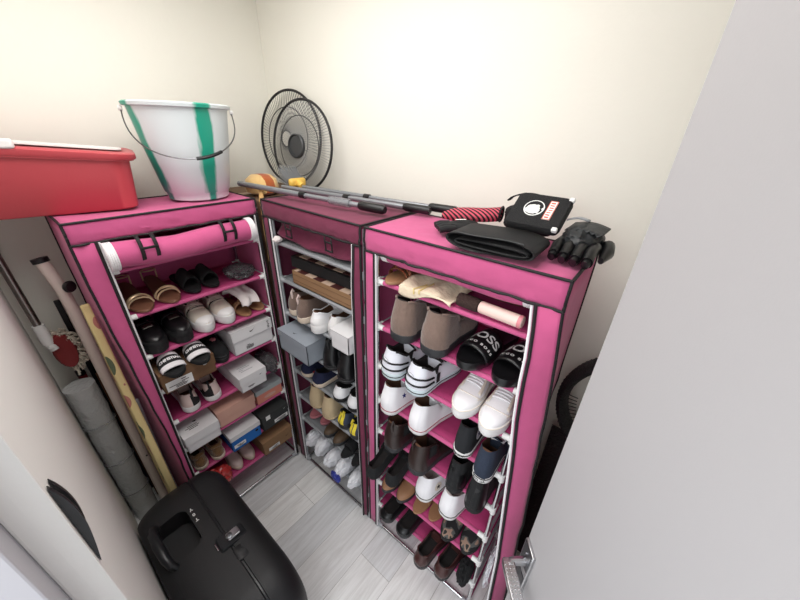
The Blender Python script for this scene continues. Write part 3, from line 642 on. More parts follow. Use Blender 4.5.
# --- middle rack (2)
R2 = 'shelf of maroon rack'
pair(2, 3, 'chukka_boot', lambda o: build_shoe(o, CHUK, BROWNS, CREAMR, LINB, [('pull', BLUSH), ('laces', BROWNS), ('heelstrip', BROWNS)]), .28, 'taupe suede chukka boot with pale sole on third '+R2, 'boot', (-.212, .012), (-.122, .03), angs=(0, -4))
pair(2, 3, 'sneaker', lambda o: build_shoe(o, CHK, WHT, RUBW, LINB, [('laces', WHT), ('tongue', WHT), ('collar', WHT), ('heelcap', RUBW), ('side', OFFW)]), .285,
     'chunky white sneaker heel outward on third '+R2, 'shoe', (-.004, .042), (.083, .014), angs=(0, 0))
pair(2, 4, 'ankle_boot', lambda o: build_shoe(o, BOOT, BLKL, BLKM, LIND, [('elastic', BLKS), ('heelcap', BLKL), ('stripe', DKRUB), ('pull', BLKS)]), .28, 'glossy black leather boot on fourth '+R2, 'boot', (.05, .03), (.165, .045), angs=(-3, -3))
pair(2, 5, 'plimsoll', lambda o: build_shoe(o, LOW, NAVY, CREAMR, LIND, [('collar', NAVY), ('heelstrip', NAVY)], extra=lambda r, u, s, L: MB().grid(lambda a, b: L.S(.13+.05*a, .98-.1*b, .003), 2, 2).build('red_tab', mat('red_tab', (190, 40, 44), .6), u)), .265,
     'navy canvas shoe with pale sole on fifth '+R2, 'shoe', (-.178, .012), (-.07, .022), angs=(0, -4))
pair(2, 5, 'sneaker', lambda o: build_shoe(o, LOW, WHT, BLKM, LIND, [('laces', WHT), ('collar', BLKM), ('side', BLKM)]), .265, 'white sneaker with black sole on fifth '+R2, 'shoe', (.088, .02), (.186, .018), angs=(0, 0))
pair(2, 6, 'soft_boot', lambda o: build_shoe(o, Last(L=.26, h0=.012, C0=.135, C1=.116, V0=.09, V1=.06, op=.42, W=.104), BEIGE, BEIGE, LINB, [('heelstrip', BEIGE), ('collar', BEIGE)]), .26, 'beige suede soft boot on sixth '+R2, 'boot', (-.125, .016), (-.012, .022), angs=(0, 0))
pair(2, 6, 'running_shoe', lambda o: build_shoe(o, SNK, NAVYG, DKRUB, LIND, [('laces', YELL), ('collar', NAVYG), ('pull', YELL), ('side', YELL), ('heelstrip', YELL)]), .275, 'grey-blue running shoe with yellow trim on sixth '+R2, 'shoe', (.1, .014), (.192, .02), angs=(0, 0))
pair(2, 7, 'slipper', lambda o: slide(o, ROSE, ROSE, [], BLKS, L=.24, W=.085, h=.02), .24, 'pink slide slipper on seventh '+R2, 'slipper', (-.215, -.02), (-.13, -.03), toe_out=True, angs=(0, 0))
pair(2, 7, 'loafer', lambda o: build_shoe(o, LOAF, M_('olive_brown_leather', (84, 66, 48), rough=.6, bump=.2, bscale=50), DKRUB, LIND, [('strap', CHOC), ('collar', CHOC)]), .265, 'worn brown shoe pointing outward on seventh '+R2, 'shoe', (-.045, .012), (.036, .016), toe_out=True)
pair(2, 7, 'slipper', lambda o: slide(o, BLKS, BLKS, [], BLKS, L=.25, W=.09, h=.016), .25, 'black slide slipper on seventh '+R2, 'slipper', (.124, .04), (.2, .036), toe_out=True, angs=(0, 0))

# ------------------------------------------------------------------ shoe boxes
def label_patch(parent, c, w, h, m=None, lines=(), axis='front', textm=None, name='label_sticker', size=.007):
    x, y, z = c
    f = (lambda a, b, e=0: Vector((x+a, y-.0008-e, z+b))) if axis == 'front' else (lambda a, b, e=0: Vector((x+a, y+b, z+.0008+e)))
    s = MB().grid(lambda u, v: f((u-.5)*w, (v-.5)*h), 1, 1).build(name, m or PLASTW, parent)
    if lines:
        mb = MB()
        for txt, dx, dy, sz in lines: text_on(mb, txt, sz, lambda a, b: f(a+dx, b+dy, .0008))
        mb.build('print', textm or BLKM, s)
    return s
def bars(parent, c, w, h, m, seed, axis='front', n=5):
    rnd = random.Random(seed); mb = MB(); x, y, z = c
    for i in range(n):
        l = w*rnd.uniform(.3, .9); zz = (i+.5)/n*h-h/2; x0 = -w/2+rnd.uniform(0, w-l)
        if axis == 'front': mb.box((x+x0+l/2, y-.001, z+zz), (l, .0006, h/n*.4))
        else: mb.box((x+x0+l/2, y+zz, z+.001), (l, h/n*.4, .0006))
    mb.build('print', m, parent, smooth=False)
def oval_mark(parent, c, w, h, m, axis='front', name='logo'):
    x, y, z = c; n = 20; f = (lambda a, b: Vector((x+a, y-.0012, z+b))) if axis == 'front' else (lambda a, b: Vector((x+a, y+b, z+.0012)))
    vs = [f(0, 0)]+[f(w/2*cos(2*pi*k/n), h/2*sin(2*pi*k/n)) for k in range(n)]
    MB().add(vs, [(0, 1+k, 1+(k+1) % n) for k in range(n)]).build(name, m, parent)
def swoosh(parent, c, w, m, axis='front', sg=1):
    x, y, z = c; f = (lambda a, b: Vector((x+a, y-.0012, z+b))) if axis == 'front' else (lambda a, b: Vector((x+a, y+b, z+.0012)))
    N = 12; up = [f(sg*w*(-.5+i/N), w*(.02+.42*(i/N)**1.7)-w*.12*sin(pi*i/N)) for i in range(N+1)]
    lo = [f(sg*w*(-.5+i/N), w*(.02+.42*(i/N)**1.7)-w*.12*sin(pi*i/N)-w*.22*sin(pi*(i/N)**.55)*(1-i/N)) for i in range(N+1)]
    MB().add(up+lo, [(i, i+1, N+2+i, N+1+i) for i in range(N)]).build('logo', m, parent)
def shoebox(r, k, label, u, v, w, d, h, body, lid, lidh=.034, ang=0, lift=0, lidtilt=0):
    """front face centre at (u, v outwards)"""
    t = thing('shoebox', label, 'shoebox', RM(r) @ T(u, -v, zk(k)+.0114+lift) @ RZ(radians(ang)), 'shoeboxes on the racks')
    b = MB()
    th = .003
    b.box((0, d/2, th/2), (w, d, th)); b.box((0, th/2, h/2), (w, th, h)); b.box((0, d-th/2, h/2), (w, th, h)); b.box((-w/2+th/2, d/2, h/2), (th, d, h)); b.box((w/2-th/2, d/2, h/2), (th, d, h))
    bo = b.build('body', body, t, smooth=False)
    l = MB(); W, D = w+.007, d+.007
    l.box((0, d/2, h+.0035), (W, D, .003)); z = h+.0035-lidh/2
    l.box((0, d/2-D/2+.0012, z), (W, .0024, lidh)); l.box((0, d/2+D/2-.0012, z), (W, .0024, lidh)); l.box((-W/2+.0012, d/2, z), (.0024, D, lidh)); l.box((W/2-.0012, d/2, z), (.0024, D, lidh))
    lo = l.build('lid', lid, t, smooth=False)
    if lidtilt:
        lo.matrix_local = T(0, d, h) @ RX(radians(-lidtilt)) @ T(0, -d, -h)
    return t, bo, lo
def card(n, c): return mat(n, c, .75, bump=.03, bscale=80, var=.03, vscale=10, spec=.25)
CW, CBR, CBL, CPK, CGY, CBK, CBE = card('white_card', (222, 221, 222)), card('brown_card', (122, 92, 68)), card('blue_card', (44, 110, 188)), card('blush_card', (214, 168, 152)), card('grey_card', (150, 157, 166)), card('charcoal_card', (58, 60, 60)), card('kraft_card', (146, 114, 84))
SAL, PGY = card('salmon_card', (218, 140, 122)), card('pale_grey_card', (170, 178, 180))
t, b, l = shoebox(1, 4, 'brown shoebox with barcode label under the black lettered slides', -.154, .045, .204, .3, .09, CBR, CBR, .05)
s = label_patch(b, (-.045, -.0045, .032), .1, .046); bars(b, (-.045, -.0055, .026), .088, .026, BLKM, 3, n=4); bars(b, (-.02, -.0055, .046), .04, .008, BLKM, 4, n=1)
oval_mark(l, (.062, -.004, .070), .022, .022, PLASTW); oval_mark(l, (.062, -.0046, .070), .014, .014, BLKM)
t, b, l = shoebox(1, 4, 'white shoebox with raised lid at right end of fourth '+R1, .155, .01, .2, .27, .105, CW, CW, .052, lidtilt=4)
bars(b, (-.03, -.001, .025), .05, .026, BLKM, 5, n=4); swoosh(l, (-.0, -.0045, .088), .034, BLKM)
bars(l, (.082, -.0045, .084), .014, .04, BLKM, 29, n=7)
oval_mark(l, (-.055, .05, .1095), .022, .016, PLASTG, axis='top')
t, b, l = shoebox(1, 5, 'white shoebox sticking out at middle of fifth '+R1, .088, .066, .132, .3, .085, CW, CW, .04)
bars(b, (-.01, -.001, .022), .05, .01, BLKM, 7, n=2); swoosh(l, (.04, -.0045, .066), .02, BLKM); bars(l, (-.01, .06, .0892), .07, .05, PLASTG, 2, axis='top', n=4)
t, b, l = shoebox(1, 6, 'white shoebox at left end of sixth '+R1, -.184, .045, .146, .3, .09, CW, CW, .046)
bars(l, (-.02, .05, .0944), .07, .03, BLKM, 11, axis='top', n=3); oval_mark(l, (.0, .08, .0945), .018, .01, BLKM, axis='top')
t, b, l = shoebox(1, 6, 'blush pink shoebox at middle of sixth '+R1, -.003, .008, .188, .27, .092, CPK, CPK, .05)
t, b, l = shoebox(1, 6, 'salmon shoebox with pale grey lid on sixth '+R1, .18, .006, .15, .27, .088, SAL, PGY, .03)
oval_mark(b, (.0, -.001, .028), .07, .022, CPK, name='printed_panel')
t, b, l = shoebox(1, 7, 'blue shoebox with white lid on seventh '+R1, .0, .03, .158, .3, .098, CBL, CW, .026)
s = label_patch(b, (-.04, -.001, .03), .062, .024); bars(s, (-.04, -.0025, .03), .05, .016, BLKM, 13, n=3); oval_mark(b, (.058, -.001, .052), .018, .014, BLKM)
t, b, l = shoebox(1, 7, 'charcoal shoebox with white label at right end of seventh '+R1, .176, .03, .158, .3, .098, CBK, CBK, .04)
s = label_patch(b, (.03, -.001, .028), .085, .026); bars(s, (.03, -.0025, .028), .07, .018, BLKM, 17, n=3); label_patch(l, (-.046, -.004, .086), .026, .03); swoosh(l, (.06, -.0045, .085), .022, PLASTG)
t, b, l = shoebox(1, 8, 'kraft brown shoebox at right end of lowest '+R1, .163, .03, .182, .3, .098, CBE, CBE, .036)
s = label_patch(b, (-.03, -.001, .028), .07, .024); bars(s, (-.03, -.0025, .028), .055, .016, BLKM, 19, n=3); swoosh(b, (.06, -.001, .05), .024, BLKM)
t, b, l = shoebox(2, 4, 'grey shoebox jutting out at left of fourth '+R2, -.14, .07, .225, .31, .112, CGY, CGY, .034, ang=0)
swoosh(l, (-.01, .028, .1163), .03, BLKM, axis='top'); bars(l, (-.092, -.0045, .104), .03, .02, PLASTG, 23, n=2)
t, b, l = shoebox(2, 3, 'small white shoebox at right end of third '+R2, .183, .05, .104, .16, .085, CW, CW, .036)
# trays on the second shelf of the maroon rack
t = thing('cardboard_box', 'open kraft cardboard tray with black rim on second '+R2, 'box', RM(2) @ T(.02, .0, zk(2)+.0114))
b = MB(); w, d, h = .39, .25, .062
b.box((0, d/2, .0015), (w, d, .003)); b.box((0, .0015, h/2), (w, .003, h)); b.box((0, d-.0015, h/2), (w, .003, h)); b.box((-w/2+.0015, d/2, h/2), (.003, d, h)); b.box((w/2-.0015, d/2, h/2), (.003, d, h)); b.build('body', CBE, t, smooth=False)
MB().box((0, -.0008, .018), (w, .001, .002)).box((0, -.0008, .045), (w, .001, .002)).build('fold_line', CBR, t, smooth=False)
PAT = mat('printed_check', (150, 120, 100), .6); nt = PAT.node_tree; ck = nt.nodes.new('ShaderNodeTexChecker'); ck.inputs['Scale'].default_value = 18; ck.inputs['Color1'].default_value = lin((196, 170, 150)); ck.inputs['Color2'].default_value = lin((70, 30, 28))
nt.links.new(nt.nodes['Texture Coordinate'].outputs['Object'], ck.inputs['Vector']); nt.links.new(ck.outputs[0], nt.nodes['Principled BSDF'].inputs['Base Color'])
MB().box((0, d/2, h-.006), (w-.012, d-.012, .008)).build('paper_lining', PAT, t, smooth=False)
t = thing('display_box', 'black flat display box with patterned top on second '+R2, 'box', RM(2) @ T(.0, .03, zk(2)+.0752) @ RZ(radians(1.5)))
w, d, h = .42, .22, .05
MB().box((0, d/2, h/2), (w, d, h)).build('body', BLKM, t, smooth=False, bev=.002)
MB().box((0, d/2, h+.002), (w-.03, d-.03, .003)).build('patterned_lid', PAT, t, smooth=False)

# ------------------------------------------------------------------ bags, tissue and loose items on shelves
CLEAR = mat('crumpled_clear_plastic', (150, 152, 156), .18, alpha=.55, spec=.9)
SMOKE = mat('dark_clear_plastic', (84, 84, 86), .2, alpha=.7, spec=.9)
BAGW = mat('white_plastic_bag', (226, 227, 232), .35, alpha=.94, spec=.6)
BAGR = mat('red_plastic_bag', (186, 56, 54), .25, spec=.8)
TISSUE = mat('white_tissue', (226, 218, 216), .9)
def bag(name, label, cat, r, k, c, d, m, seed, amp=.3, freq=2.6, ext=None, flat=None):
    t = thing(name, label, cat, RM(r) @ T(c[0], -c[1], zk(k)+.0114))
    mb = MB(); crumple(mb, (0, 0, d[2]*.9), d, seed, amp, freq, flat=-d[2]*.9 if flat is None else flat); mb.build('bag', m, t)
    if ext: ext(t)
    return t
bag('plastic_bag', 'crumpled dark clear plastic bag at right of second '+R1, 'bag', 1, 2, (.186, -.06), (.055, .06, .028), SMOKE, 2, .35)
t = thing('tissue_paper', 'white tissue paper draped over tan sandals on third '+R1, 'tissue', RM(1) @ T(.177, .02, zk(3)+.0114))
MB().grid(lambda u, v: Vector((-.06+.10*u+.018*v*(1-u)-.012*sin(v*6), .10-.125*v+.012*sin(u*7+v*3), .135-.03*v-.050*v*v+.010*noise.noise(Vector((u*5, v*4, 8))))), 14, 18).grid(lambda u, v: Vector((-.06+.10*u, .10+.02*v, .135-.06*v)), 6, 6).build('tissue', TISSUE, t, sol=.002)
bag('plastic_bag', 'smoky plastic bag behind white shoebox on fifth '+R1, 'bag', 1, 5, (.211, -.03), (.034, .08, .045), SMOKE, 6, .3)
MBk = MB().tube([(.02+.012*cos(j*.5), -.02, .075+.012*sin(j*.5)) for j in range(10)], .003, 6)
bag('plastic_bag', 'red plastic bag at left of lowest '+R1, 'bag', 1, 8, (-.165, -.005), (.052, .045, .052), BAGR, 8, .32, ext=lambda t: crumple(MB(), (-.03, -.01, .1), (.02, .014, .03), 9, .4, 3).build('bag_knot', BAGR, t))
for i, (u, v, a) in enumerate(((-.198, .0, .058), (-.1, .012, .066), (-.004, .02, .05), (.093, .024, .062), (.187, .016, .046))):
    lab = ['white plastic shoe bag, first from left on lowest ', 'white plastic shoe bag, second from left on lowest ', 'small white plastic shoe bag, middle of lowest ', 'white plastic shoe bag with blue print on lowest ', 'white plastic shoe bag, far right of lowest '][i]+R2
    o = bag('shoe_bag', lab, 'bag', 2, 8, (u, v-.04), (.037 if i != 4 else .033, .075, a*.8), BAGW, 20+i, .26, 2.4)
    o['group'] = 'bagged shoes on the lowest maroon rack shelf'
    if i == 3: crumple(MB(), (.0, -.083, .035), (.030, .014, .03), 33, .3, 3).build('printed_patch', mat('blue_print', (52, 62, 150), .4), o)
bag('cloth', 'black cloth bundle at right end of lowest '+R3, 'cloth', 3, 8, (.231, .0), (.026, .05, .04), BLKS, 41, .35, 2.8)
bag('plastic_bag', 'white plastic bag at lower right side of the right pink rack', 'bag', 3, 8, (.318, -.06), (.018, .06, .11), BAGW, 43, .25, 2.5)
bag('tissue_wad', 'small white tissue wad at left of top '+R2, 'tissue', 2, 1, (-.234, .014), (.016, .016, .012), TISSUE, 45, .35)
# things on the top shelf of the right rack
z1 = zk(1)
t = thing('cloth', 'cream knitted cloth hanging over top shelf bar of right pink rack', 'cloth', RM(3) @ T(-.082, 0, z1+.0114))
CREAMC = mat('cream_knit', (232, 216, 190), .95, bump=.5, bscale=70, var=.06, vscale=40)
def cl(u, v):
    x = -.085+.19*u; f = noise.noise(Vector((u*4, v*3, 2.2)))
    y = .14-.19*v; z = .013+.006*sin(u*11+v*2)+.010*f
    if v > .72: y = .003-.02-.004*f; z = .014-(v-.72)*.11*(.6+.5*sin(u*5+1))+.010*f
    return Vector((x, y, max(z, .001) if v < .7 else z))
MB().grid(cl, 30, 22).build('cloth', CREAMC, t, sol=.004)
MB().tube([cl(.32, .45+i*.05)+Vector((0, -.003, .004)) for i in range(10)], .003, 6).tube([cl(.42, .4+i*.05)+Vector((0, -.003, .004)) for i in range(10)], .003, 6).build('knit_stripe', mat('yellow_knit', (222, 200, 140), .9), t)
t = thing('shoe_brush', 'pale pink handled brush with dark brown head on top '+R3, 'brush', RM(3) @ T(.102, .008, z1+.0335) @ RZ(radians(-3)))
MB().lathe([(.003, .0), (.016, .001), (.0175, .006), (.0175, .118), (.015, .124), (.002, .125)], n=20, M=RY(pi/2)).build('handle', mat('pale_pink_plastic', (236, 206, 196), .4), t)
MB().lathe([(.003, .0), (.019, .002), (.0205, .01), (.0205, .06), (.018, .068), (.003, .07)], n=20, M=T(-.07, 0, 0) @ RY(pi/2)).build('brush_head', mat('dark_brown_bristle', (52, 34, 30), .9, bump=.6, bscale=200), t)
MB().lathe([(.0176, .0), (.0182, .002), (.0182, .008), (.0176, .01)], n=20, M=T(.113, 0, 0) @ RY(pi/2), cap0=False, cap1=False).build('end_ring', ROSE, t)
t = thing('leather_pouch', 'brown leather pouch behind the brush on top '+R3, 'pouch', RM(3) @ T(.135, .135, z1+.0114))
crumple(MB(), (0, 0, .03), (.075, .04, .03), 53, .14, 1.6, flat=-.029).build('pouch', mat('brown_leather', (112, 62, 44), .5, bump=.1, bscale=40), t)
MB().tube([(-.05, -.035, .04), (0, -.042, .03), (.06, -.035, .042)], .0025, 6).build('seam', CHOC, t)

# ------------------------------------------------------------------ bucket
t = thing('bucket', 'translucent white plastic bucket with green streaks on left rack', 'bucket', T(.172, -.492, H+.004))
bk = mat('streaked_bucket_plastic', (226, 232, 234), .35, spec=.5); nt = bk.node_tree; B = nt.nodes['Principled BSDF']; tcn = nt.nodes['Texture Coordinate']
sx = nt.nodes.new('ShaderNodeSeparateXYZ'); nt.links.new(tcn.outputs['Object'], sx.inputs[0])
at = nt.nodes.new('ShaderNodeMath'); at.operation = 'ARCTAN2'; nt.links.new(sx.outputs['Y'], at.inputs[0]); nt.links.new(sx.outputs['X'], at.inputs[1])
nz = nt.nodes.new('ShaderNodeTexNoise'); nz.inputs['Scale'].default_value = 22; nz.inputs['Detail'].default_value = 4; mpn = nt.nodes.new('ShaderNodeMapping'); mpn.inputs['Scale'].default_value = (1, 1, .22)
nt.links.new(tcn.outputs['Object'], mpn.inputs[0]); nt.links.new(mpn.outputs[0], nz.inputs['Vector'])
acc = None
for a0, wd in ((.06, .30), (-1.50, .36), (2.4, .25)):
    d1 = nt.nodes.new('ShaderNodeMath'); d1.operation = 'SUBTRACT'; nt.links.new(at.outputs[0], d1.inputs[0]); d1.inputs[1].default_value = a0
    d2 = nt.nodes.new('ShaderNodeMath'); d2.operation = 'ABSOLUTE'; nt.links.new(d1.outputs[0], d2.inputs[0])
    d3 = nt.nodes.new('ShaderNodeMapRange'); d3.inputs['From Min'].default_value = wd; d3.inputs['From Max'].default_value = 0; d3.inputs['To Min'].default_value = 0; d3.inputs['To Max'].default_value = 1
    nt.links.new(d2.outputs[0], d3.inputs['Value'])
    if acc is None: acc = d3
    else:
        mm = nt.nodes.new('ShaderNodeMath'); mm.operation = 'MAXIMUM'; nt.links.new(acc.outputs[0], mm.inputs[0]); nt.links.new(d3.outputs[0], mm.inputs[1]); acc = mm
ad = nt.nodes.new('ShaderNodeMath'); ad.operation = 'MULTIPLY_ADD'; nt.links.new(nz.outputs['Fac'], ad.inputs[0]); ad.inputs[1].default_value = 1.5; nt.links.new(acc.outputs[0], ad.inputs[2])
rp = nt.nodes.new('ShaderNodeValToRGB'); rp.color_ramp.elements[0].position = .62; rp.color_ramp.elements[0].color = lin((212, 220, 222)); rp.color_ramp.elements[1].position = .8; rp.color_ramp.elements[1].color = lin((30, 158, 132))
dv = nt.nodes.new('ShaderNodeMath'); dv.operation = 'DIVIDE'; nt.links.new(ad.outputs[0], dv.inputs[0]); dv.inputs[1].default_value = 1.75
nt.links.new(dv.outputs[0], rp.inputs[0]); nt.links.new(rp.outputs[0], B.inputs['Base Color']); B.inputs['Subsurface Weight'].default_value = .15; B.inputs['Subsurface Radius'].default_value = (.05, .05, .05)
MB().lathe([(.02, .004), (.105, .0), (.112, .004), (.116, .028), (.121, .032), (.15, .2), (.166, .325), (.178, .328), (.18, .338), (.172, .342), (.163, .336), (.148, .2), (.118, .035), (.108, .012), (.02, .012)], n=56).build('bucket_body', bk, t)
wire = []
for j in range(33):
    f = j/32; a = radians(-112+182*f); s_ = sin(pi*f); rr = .180+.02*f*s_
    wire.append(Vector((rr*cos(a), rr*sin(a), .318-.155*s_**.8)))
hd = MB().tube(wire, .0024, 6).build('handle', mat('steel_wire', (120, 122, 124), .3, metal=1), t)
MB().tube([wire[j]+Vector((.001, 0, 0)) for j in range(17, 23)], .006, 8).build('grip', BLK, hd)
for f in (0, 32): MB().lathe([(.009, -.004), (.009, .006), (.004, .008)], n=12, M=T(*wire[f]) @ RZ(radians(-112 if f == 0 else 70)) @ RY(pi/2)).build('handle_lug', PLASTW, t)

# ------------------------------------------------------------------ red storage box
t = thing('storage_box', 'large red plastic storage box with red and white lid beside the bucket', 'box', T(.083, -.897, H+.005) @ RZ(radians(-13)))
def rrect(w, d, r, z, n=7):
    return [Vector((sx*(w/2-r)+r*cos(a0+pi/2*k/n), sy*(d/2-r)+r*sin(a0+pi/2*k/n), z)) for sx, sy, a0 in ((1, 1, 0), (-1, 1, pi/2), (-1, -1, pi), (1, -1, 1.5*pi)) for k in range(n+1)]
REDP = mat('red_plastic', (186, 70, 78), .4, bump=.04, bscale=120); REDL2 = mat('red_lid_plastic', (182, 66, 74), .4)
def sag(rings): return [[Vector((p.x, p.y, p.z*(1-.17*(p.y+.22)/.44))) for p in r] for r in rings]
MB().loft(sag([rrect(.27, .385, .05, 0), rrect(.28, .395, .05, .006), rrect(.305, .425, .06, .185), rrect(.325, .450, .065, .187), rrect(.325, .450, .065, .195)])).build('body', REDP, t)
MB().loft(sag([rrect(.33, .462, .067, .192), rrect(.335, .468, .068, .198), rrect(.335, .468, .068, .212), rrect(.31, .44, .06, .218), rrect(.29, .42, .06, .212), rrect(.1, .1, .02, .212)])).build('lid', REDL2, t)
MB().loft(sag([rrect(.12, .40, .03, .2175), rrect(.12, .40, .03, .222)])).build('lid_flap', PLASTW, t, M=T(-.03, 0, 0))
MB().box((.162, -.140, .211), (.02, .20, .026)).build('lid_clip', PLASTW, t, bev=.006)

# ------------------------------------------------------------------ fan guards
FW_ = mat('black_wire', (26, 26, 28), .5)
def guard(label, c, normal, rad, depth, hub, nw, groups=None, col=FW_, rimr=.006):
    n = Vector(normal).normalized(); z = n; x = Vector((0, 0, 1)).cross(z).normalized(); y = z.cross(x)
    m = Matrix((x, y, z)).transposed().to_4x4(); m.translation = c
    t = thing('fan_guard', label, 'fan guard', m, 'fan guards in the corner')
    MB().tube([(rad*cos(2*pi*k/64), rad*sin(2*pi*k/64), 0) for k in range(64)], rimr, 8, closed=True).build('rim', FW_, t)
    w = MB()
    for k in range(nw):
        a = 2*pi*k/nw; w.tube([(r_*cos(a+.05*(1-r_/rad)), r_*sin(a+.05*(1-r_/rad)), depth*(1-(r_/rad)**2.2)) for r_ in (hub*.95, rad*.45, rad*.7, rad*.88, rad)], .0010, 4, cap=False)
    w.build('wires', col, t)
    for rr in (.66,):
        MB().tube([(rad*rr*cos(2*pi*k/48), rad*rr*sin(2*pi*k/48), depth*(1-rr**2.2)) for k in range(48)], .0022, 5, closed=True).build('support_ring', FW_, t)
    if hub > .04:
        MB().lathe([(.002, depth-.004), (hub*.8, depth-.004), (hub, depth), (hub, depth+.012), (hub*.9, depth+.016), (hub*.84, depth+.008), (.002, depth+.008)], n=32).build('hub_cap', mat('dark_grey_plastic', (54, 56, 58), .35), t)
    else:
        MB().tube([(hub*cos(2*pi*k/24), hub*sin(2*pi*k/24), depth) for k in range(24)], .004, 6, closed=True).build('inner_ring', FW_, t)
    return t
GREYW = mat('grey_wire', (150, 150, 150), .45)
guard('round fan guard with dark centre hub leaning in the corner', (.236, .0, 1.846), (.10, -.985, .12), .205, .025, .055, 96, col=GREYW)
guard('open wire fan guard behind the hubbed one in the corner', (.078, .045, 1.874), (.12, -.98, .10), .222, .02, .038, 84)

t = thing('carton', 'tall brown cardboard carton filling the corner gap behind the racks', 'carton', T(.095, -.115, 0))
MB().box((0, 0, .8165), (.44, .37, 1.633)).build('body', mat('corner_carton', (118, 92, 70), .8, var=.08, vscale=6), t, bev=.003)
MB().box((0, 0, 1.6335), (.05, .36, .0012)).build('packing_tape', mat('brown_tape', (160, 124, 84), .3), t)
# ------------------------------------------------------------------ broom poles and duster on top of the racks
ALU = mat('grey_metal_pole', (146, 149, 154), .35, metal=.5)
def pole(name, label, a, b, r, cap, head=None):
    a, b = Vector(a), Vector(b); d = (b-a).normalized()
    t = thing(name, label, 'pole', T(*a), 'poles lying on the racks'); q = b-a
    MB().tube([(0, 0, 0), q*.5], r, 12).tube([q*.5, q*.9], r*.86, 12).build('pole', ALU, t)
    MB().tube([q*.86, q*.87, q*.985, q], [r*1.2, r*1.45, r*1.5, r*1.1], 12).build('grip', BLK, t)
    MB().tube([q*.485, q*.52], r*1.2, 12).build('collar', BLK, t)
    if head: head(t, d)
    return t
ZT = H+.006
def film(t, d): MB().tube([d*.56, d*.62, d*.66], [.016, .0175, .016], 10).build('plastic_film', CLEAR, t)
pole('telescopic_pole', 'grey telescopic pole nearest the maroon rack front edge', (.145, -.300, ZT+.030), (.955, -.185, ZT+.020), .0115, True, film)
pole('telescopic_pole', 'middle grey telescopic pole lying across the two racks', (.28, -.16, ZT+.016), (1.075, -.075, ZT+.020), .0105, True)
def broom_head(t, d):
    bh = MB().box((-.012, 0, .018), (.03, .09, .04)).build('brush_block', mat('yellow_plastic', (240, 196, 92), .4), t, bev=.012)
    MB().tube([(-.012, 0, .02), (.03, 0, .004)], .017, 12).build('socket', MATS['yellow_plastic'], t)
    b = MB(); rnd = random.Random(4)
    for i in range(7):
        for j in range(12):
            p = Vector((-.03, -.042+.0076*j, .004+.005*i)); b.tube([p, p+Vector((-.055-rnd.random()*.01, (j-5.5)*.0012, .02+i*.005+rnd.random()*.006))], .0018, 4, cap=False)
    b.build('bristles', mat('grey_bristle', (132, 134, 136), .8), t)
pole('broom', 'grey broom with yellow head lying against the back wall', (.305, -.085, ZT+.014), (1.155, -.012, ZT+.022), .0105, True, broom_head)
t = thing('duster', 'orange and brown striped plush duster between left and maroon racks', 'duster', T(.175, -.205, 1.638))
OR = mat('orange_plush', (226, 160, 74), .95, bump=.3, bscale=80, sheen=.3); nt = OR.node_tree
wv = nt.nodes.new('ShaderNodeTexWave'); wv.inputs['Scale'].default_value = 3.2; wv.inputs['Distortion'].default_value = 1.5; wv.bands_direction = 'Y'; nt.links.new(nt.nodes['Texture Coordinate'].outputs['Object'], wv.inputs['Vector'])
rr_ = nt.nodes.new('ShaderNodeValToRGB'); rr_.color_ramp.interpolation = 'CONSTANT'; rr_.color_ramp.elements[0].color = lin((178, 92, 44)); rr_.color_ramp.elements[1].position = .36; rr_.color_ramp.elements[1].color = lin((232, 194, 130))
nt.links.new(wv.outputs['Fac'], rr_.inputs[0]); nt.links.new(rr_.outputs[0], nt.nodes['Principled BSDF'].inputs['Base Color'])
MB().lathe([(.002, .0), (.05, .0), (.072, .01), (.078, .03), (.07, .055), (.045, .07), (.002, .074)], n=28, M=Matrix.Diagonal((1.0, 1.0, 1.25, 1))).build('plush_head', OR, t)
YP = mat('yellow_strap_cloth', (186, 146, 92), .8, bump=.3, bscale=30)
SP = [Vector(p) for p in ((.05, -.03, .04), (.10, -.066, .030), (.16, -.100, .024), (.181, -.115, .0), (.183, -.117, -.12), (.183, -.117, -.18), (.183, -.117, -.27))]
def strap_pt(u, v):
    i = min(len(SP)-2, int(v*(len(SP)-1))); f = v*(len(SP)-1)-i; p = SP[i].lerp(SP[i+1], f)
    return p+Vector((.47, .88, 0))*(u-.5)*(.018+.002*sin(v*20))
MB().grid(strap_pt, 3, 24).build('hanging_strap', YP, t, sol=.006)

# ------------------------------------------------------------------ gloves and sports wear on the right rack
MESH = mat('black_mesh_cloth', (24, 24, 26), .85, bump=.6, bscale=260); NEO = mat('black_neoprene', (22, 22, 24), .8, bump=.06, bscale=100); GRP = mat('charcoal_leather', (40, 42, 44), .5, bump=.2, bscale=60)
REDST = mat('red_black_stripe_knit', (200, 80, 96), .9); nt = REDST.node_tree
w2 = nt.nodes.new('ShaderNodeTexWave'); w2.inputs['Scale'].default_value = 38; w2.bands_direction = 'DIAGONAL'; nt.links.new(nt.nodes['Texture Coordinate'].outputs['Object'], w2.inputs['Vector'])
r2_ = nt.nodes.new('ShaderNodeValToRGB'); r2_.color_ramp.interpolation = 'CONSTANT'; r2_.color_ramp.elements[0].color = lin((30, 22, 26)); r2_.color_ramp.elements[1].position = .5; r2_.color_ramp.elements[1].color = lin((206, 86, 104))
nt.links.new(w2.outputs['Fac'], r2_.inputs[0]); nt.links.new(r2_.outputs[0], nt.nodes['Principled BSDF'].inputs['Base Color'])
t = thing('neoprene_belt', 'folded black neoprene support belt on right pink rack', 'belt', T(1.412, -.248, H+.004) @ RZ(radians(2)))
mb = MB()   # a flattened loop of band
N = 40
def loop(h, w_, th, z0):
    pts = []
    for k in range(N):
        a = 2*pi*k/N; c, s_ = cos(a), sin(a)
        pts.append(Vector((w_*math.copysign(abs(c)**.7, c), 0, z0+h*math.copysign(abs(s_)**.8, s_))))
    return pts
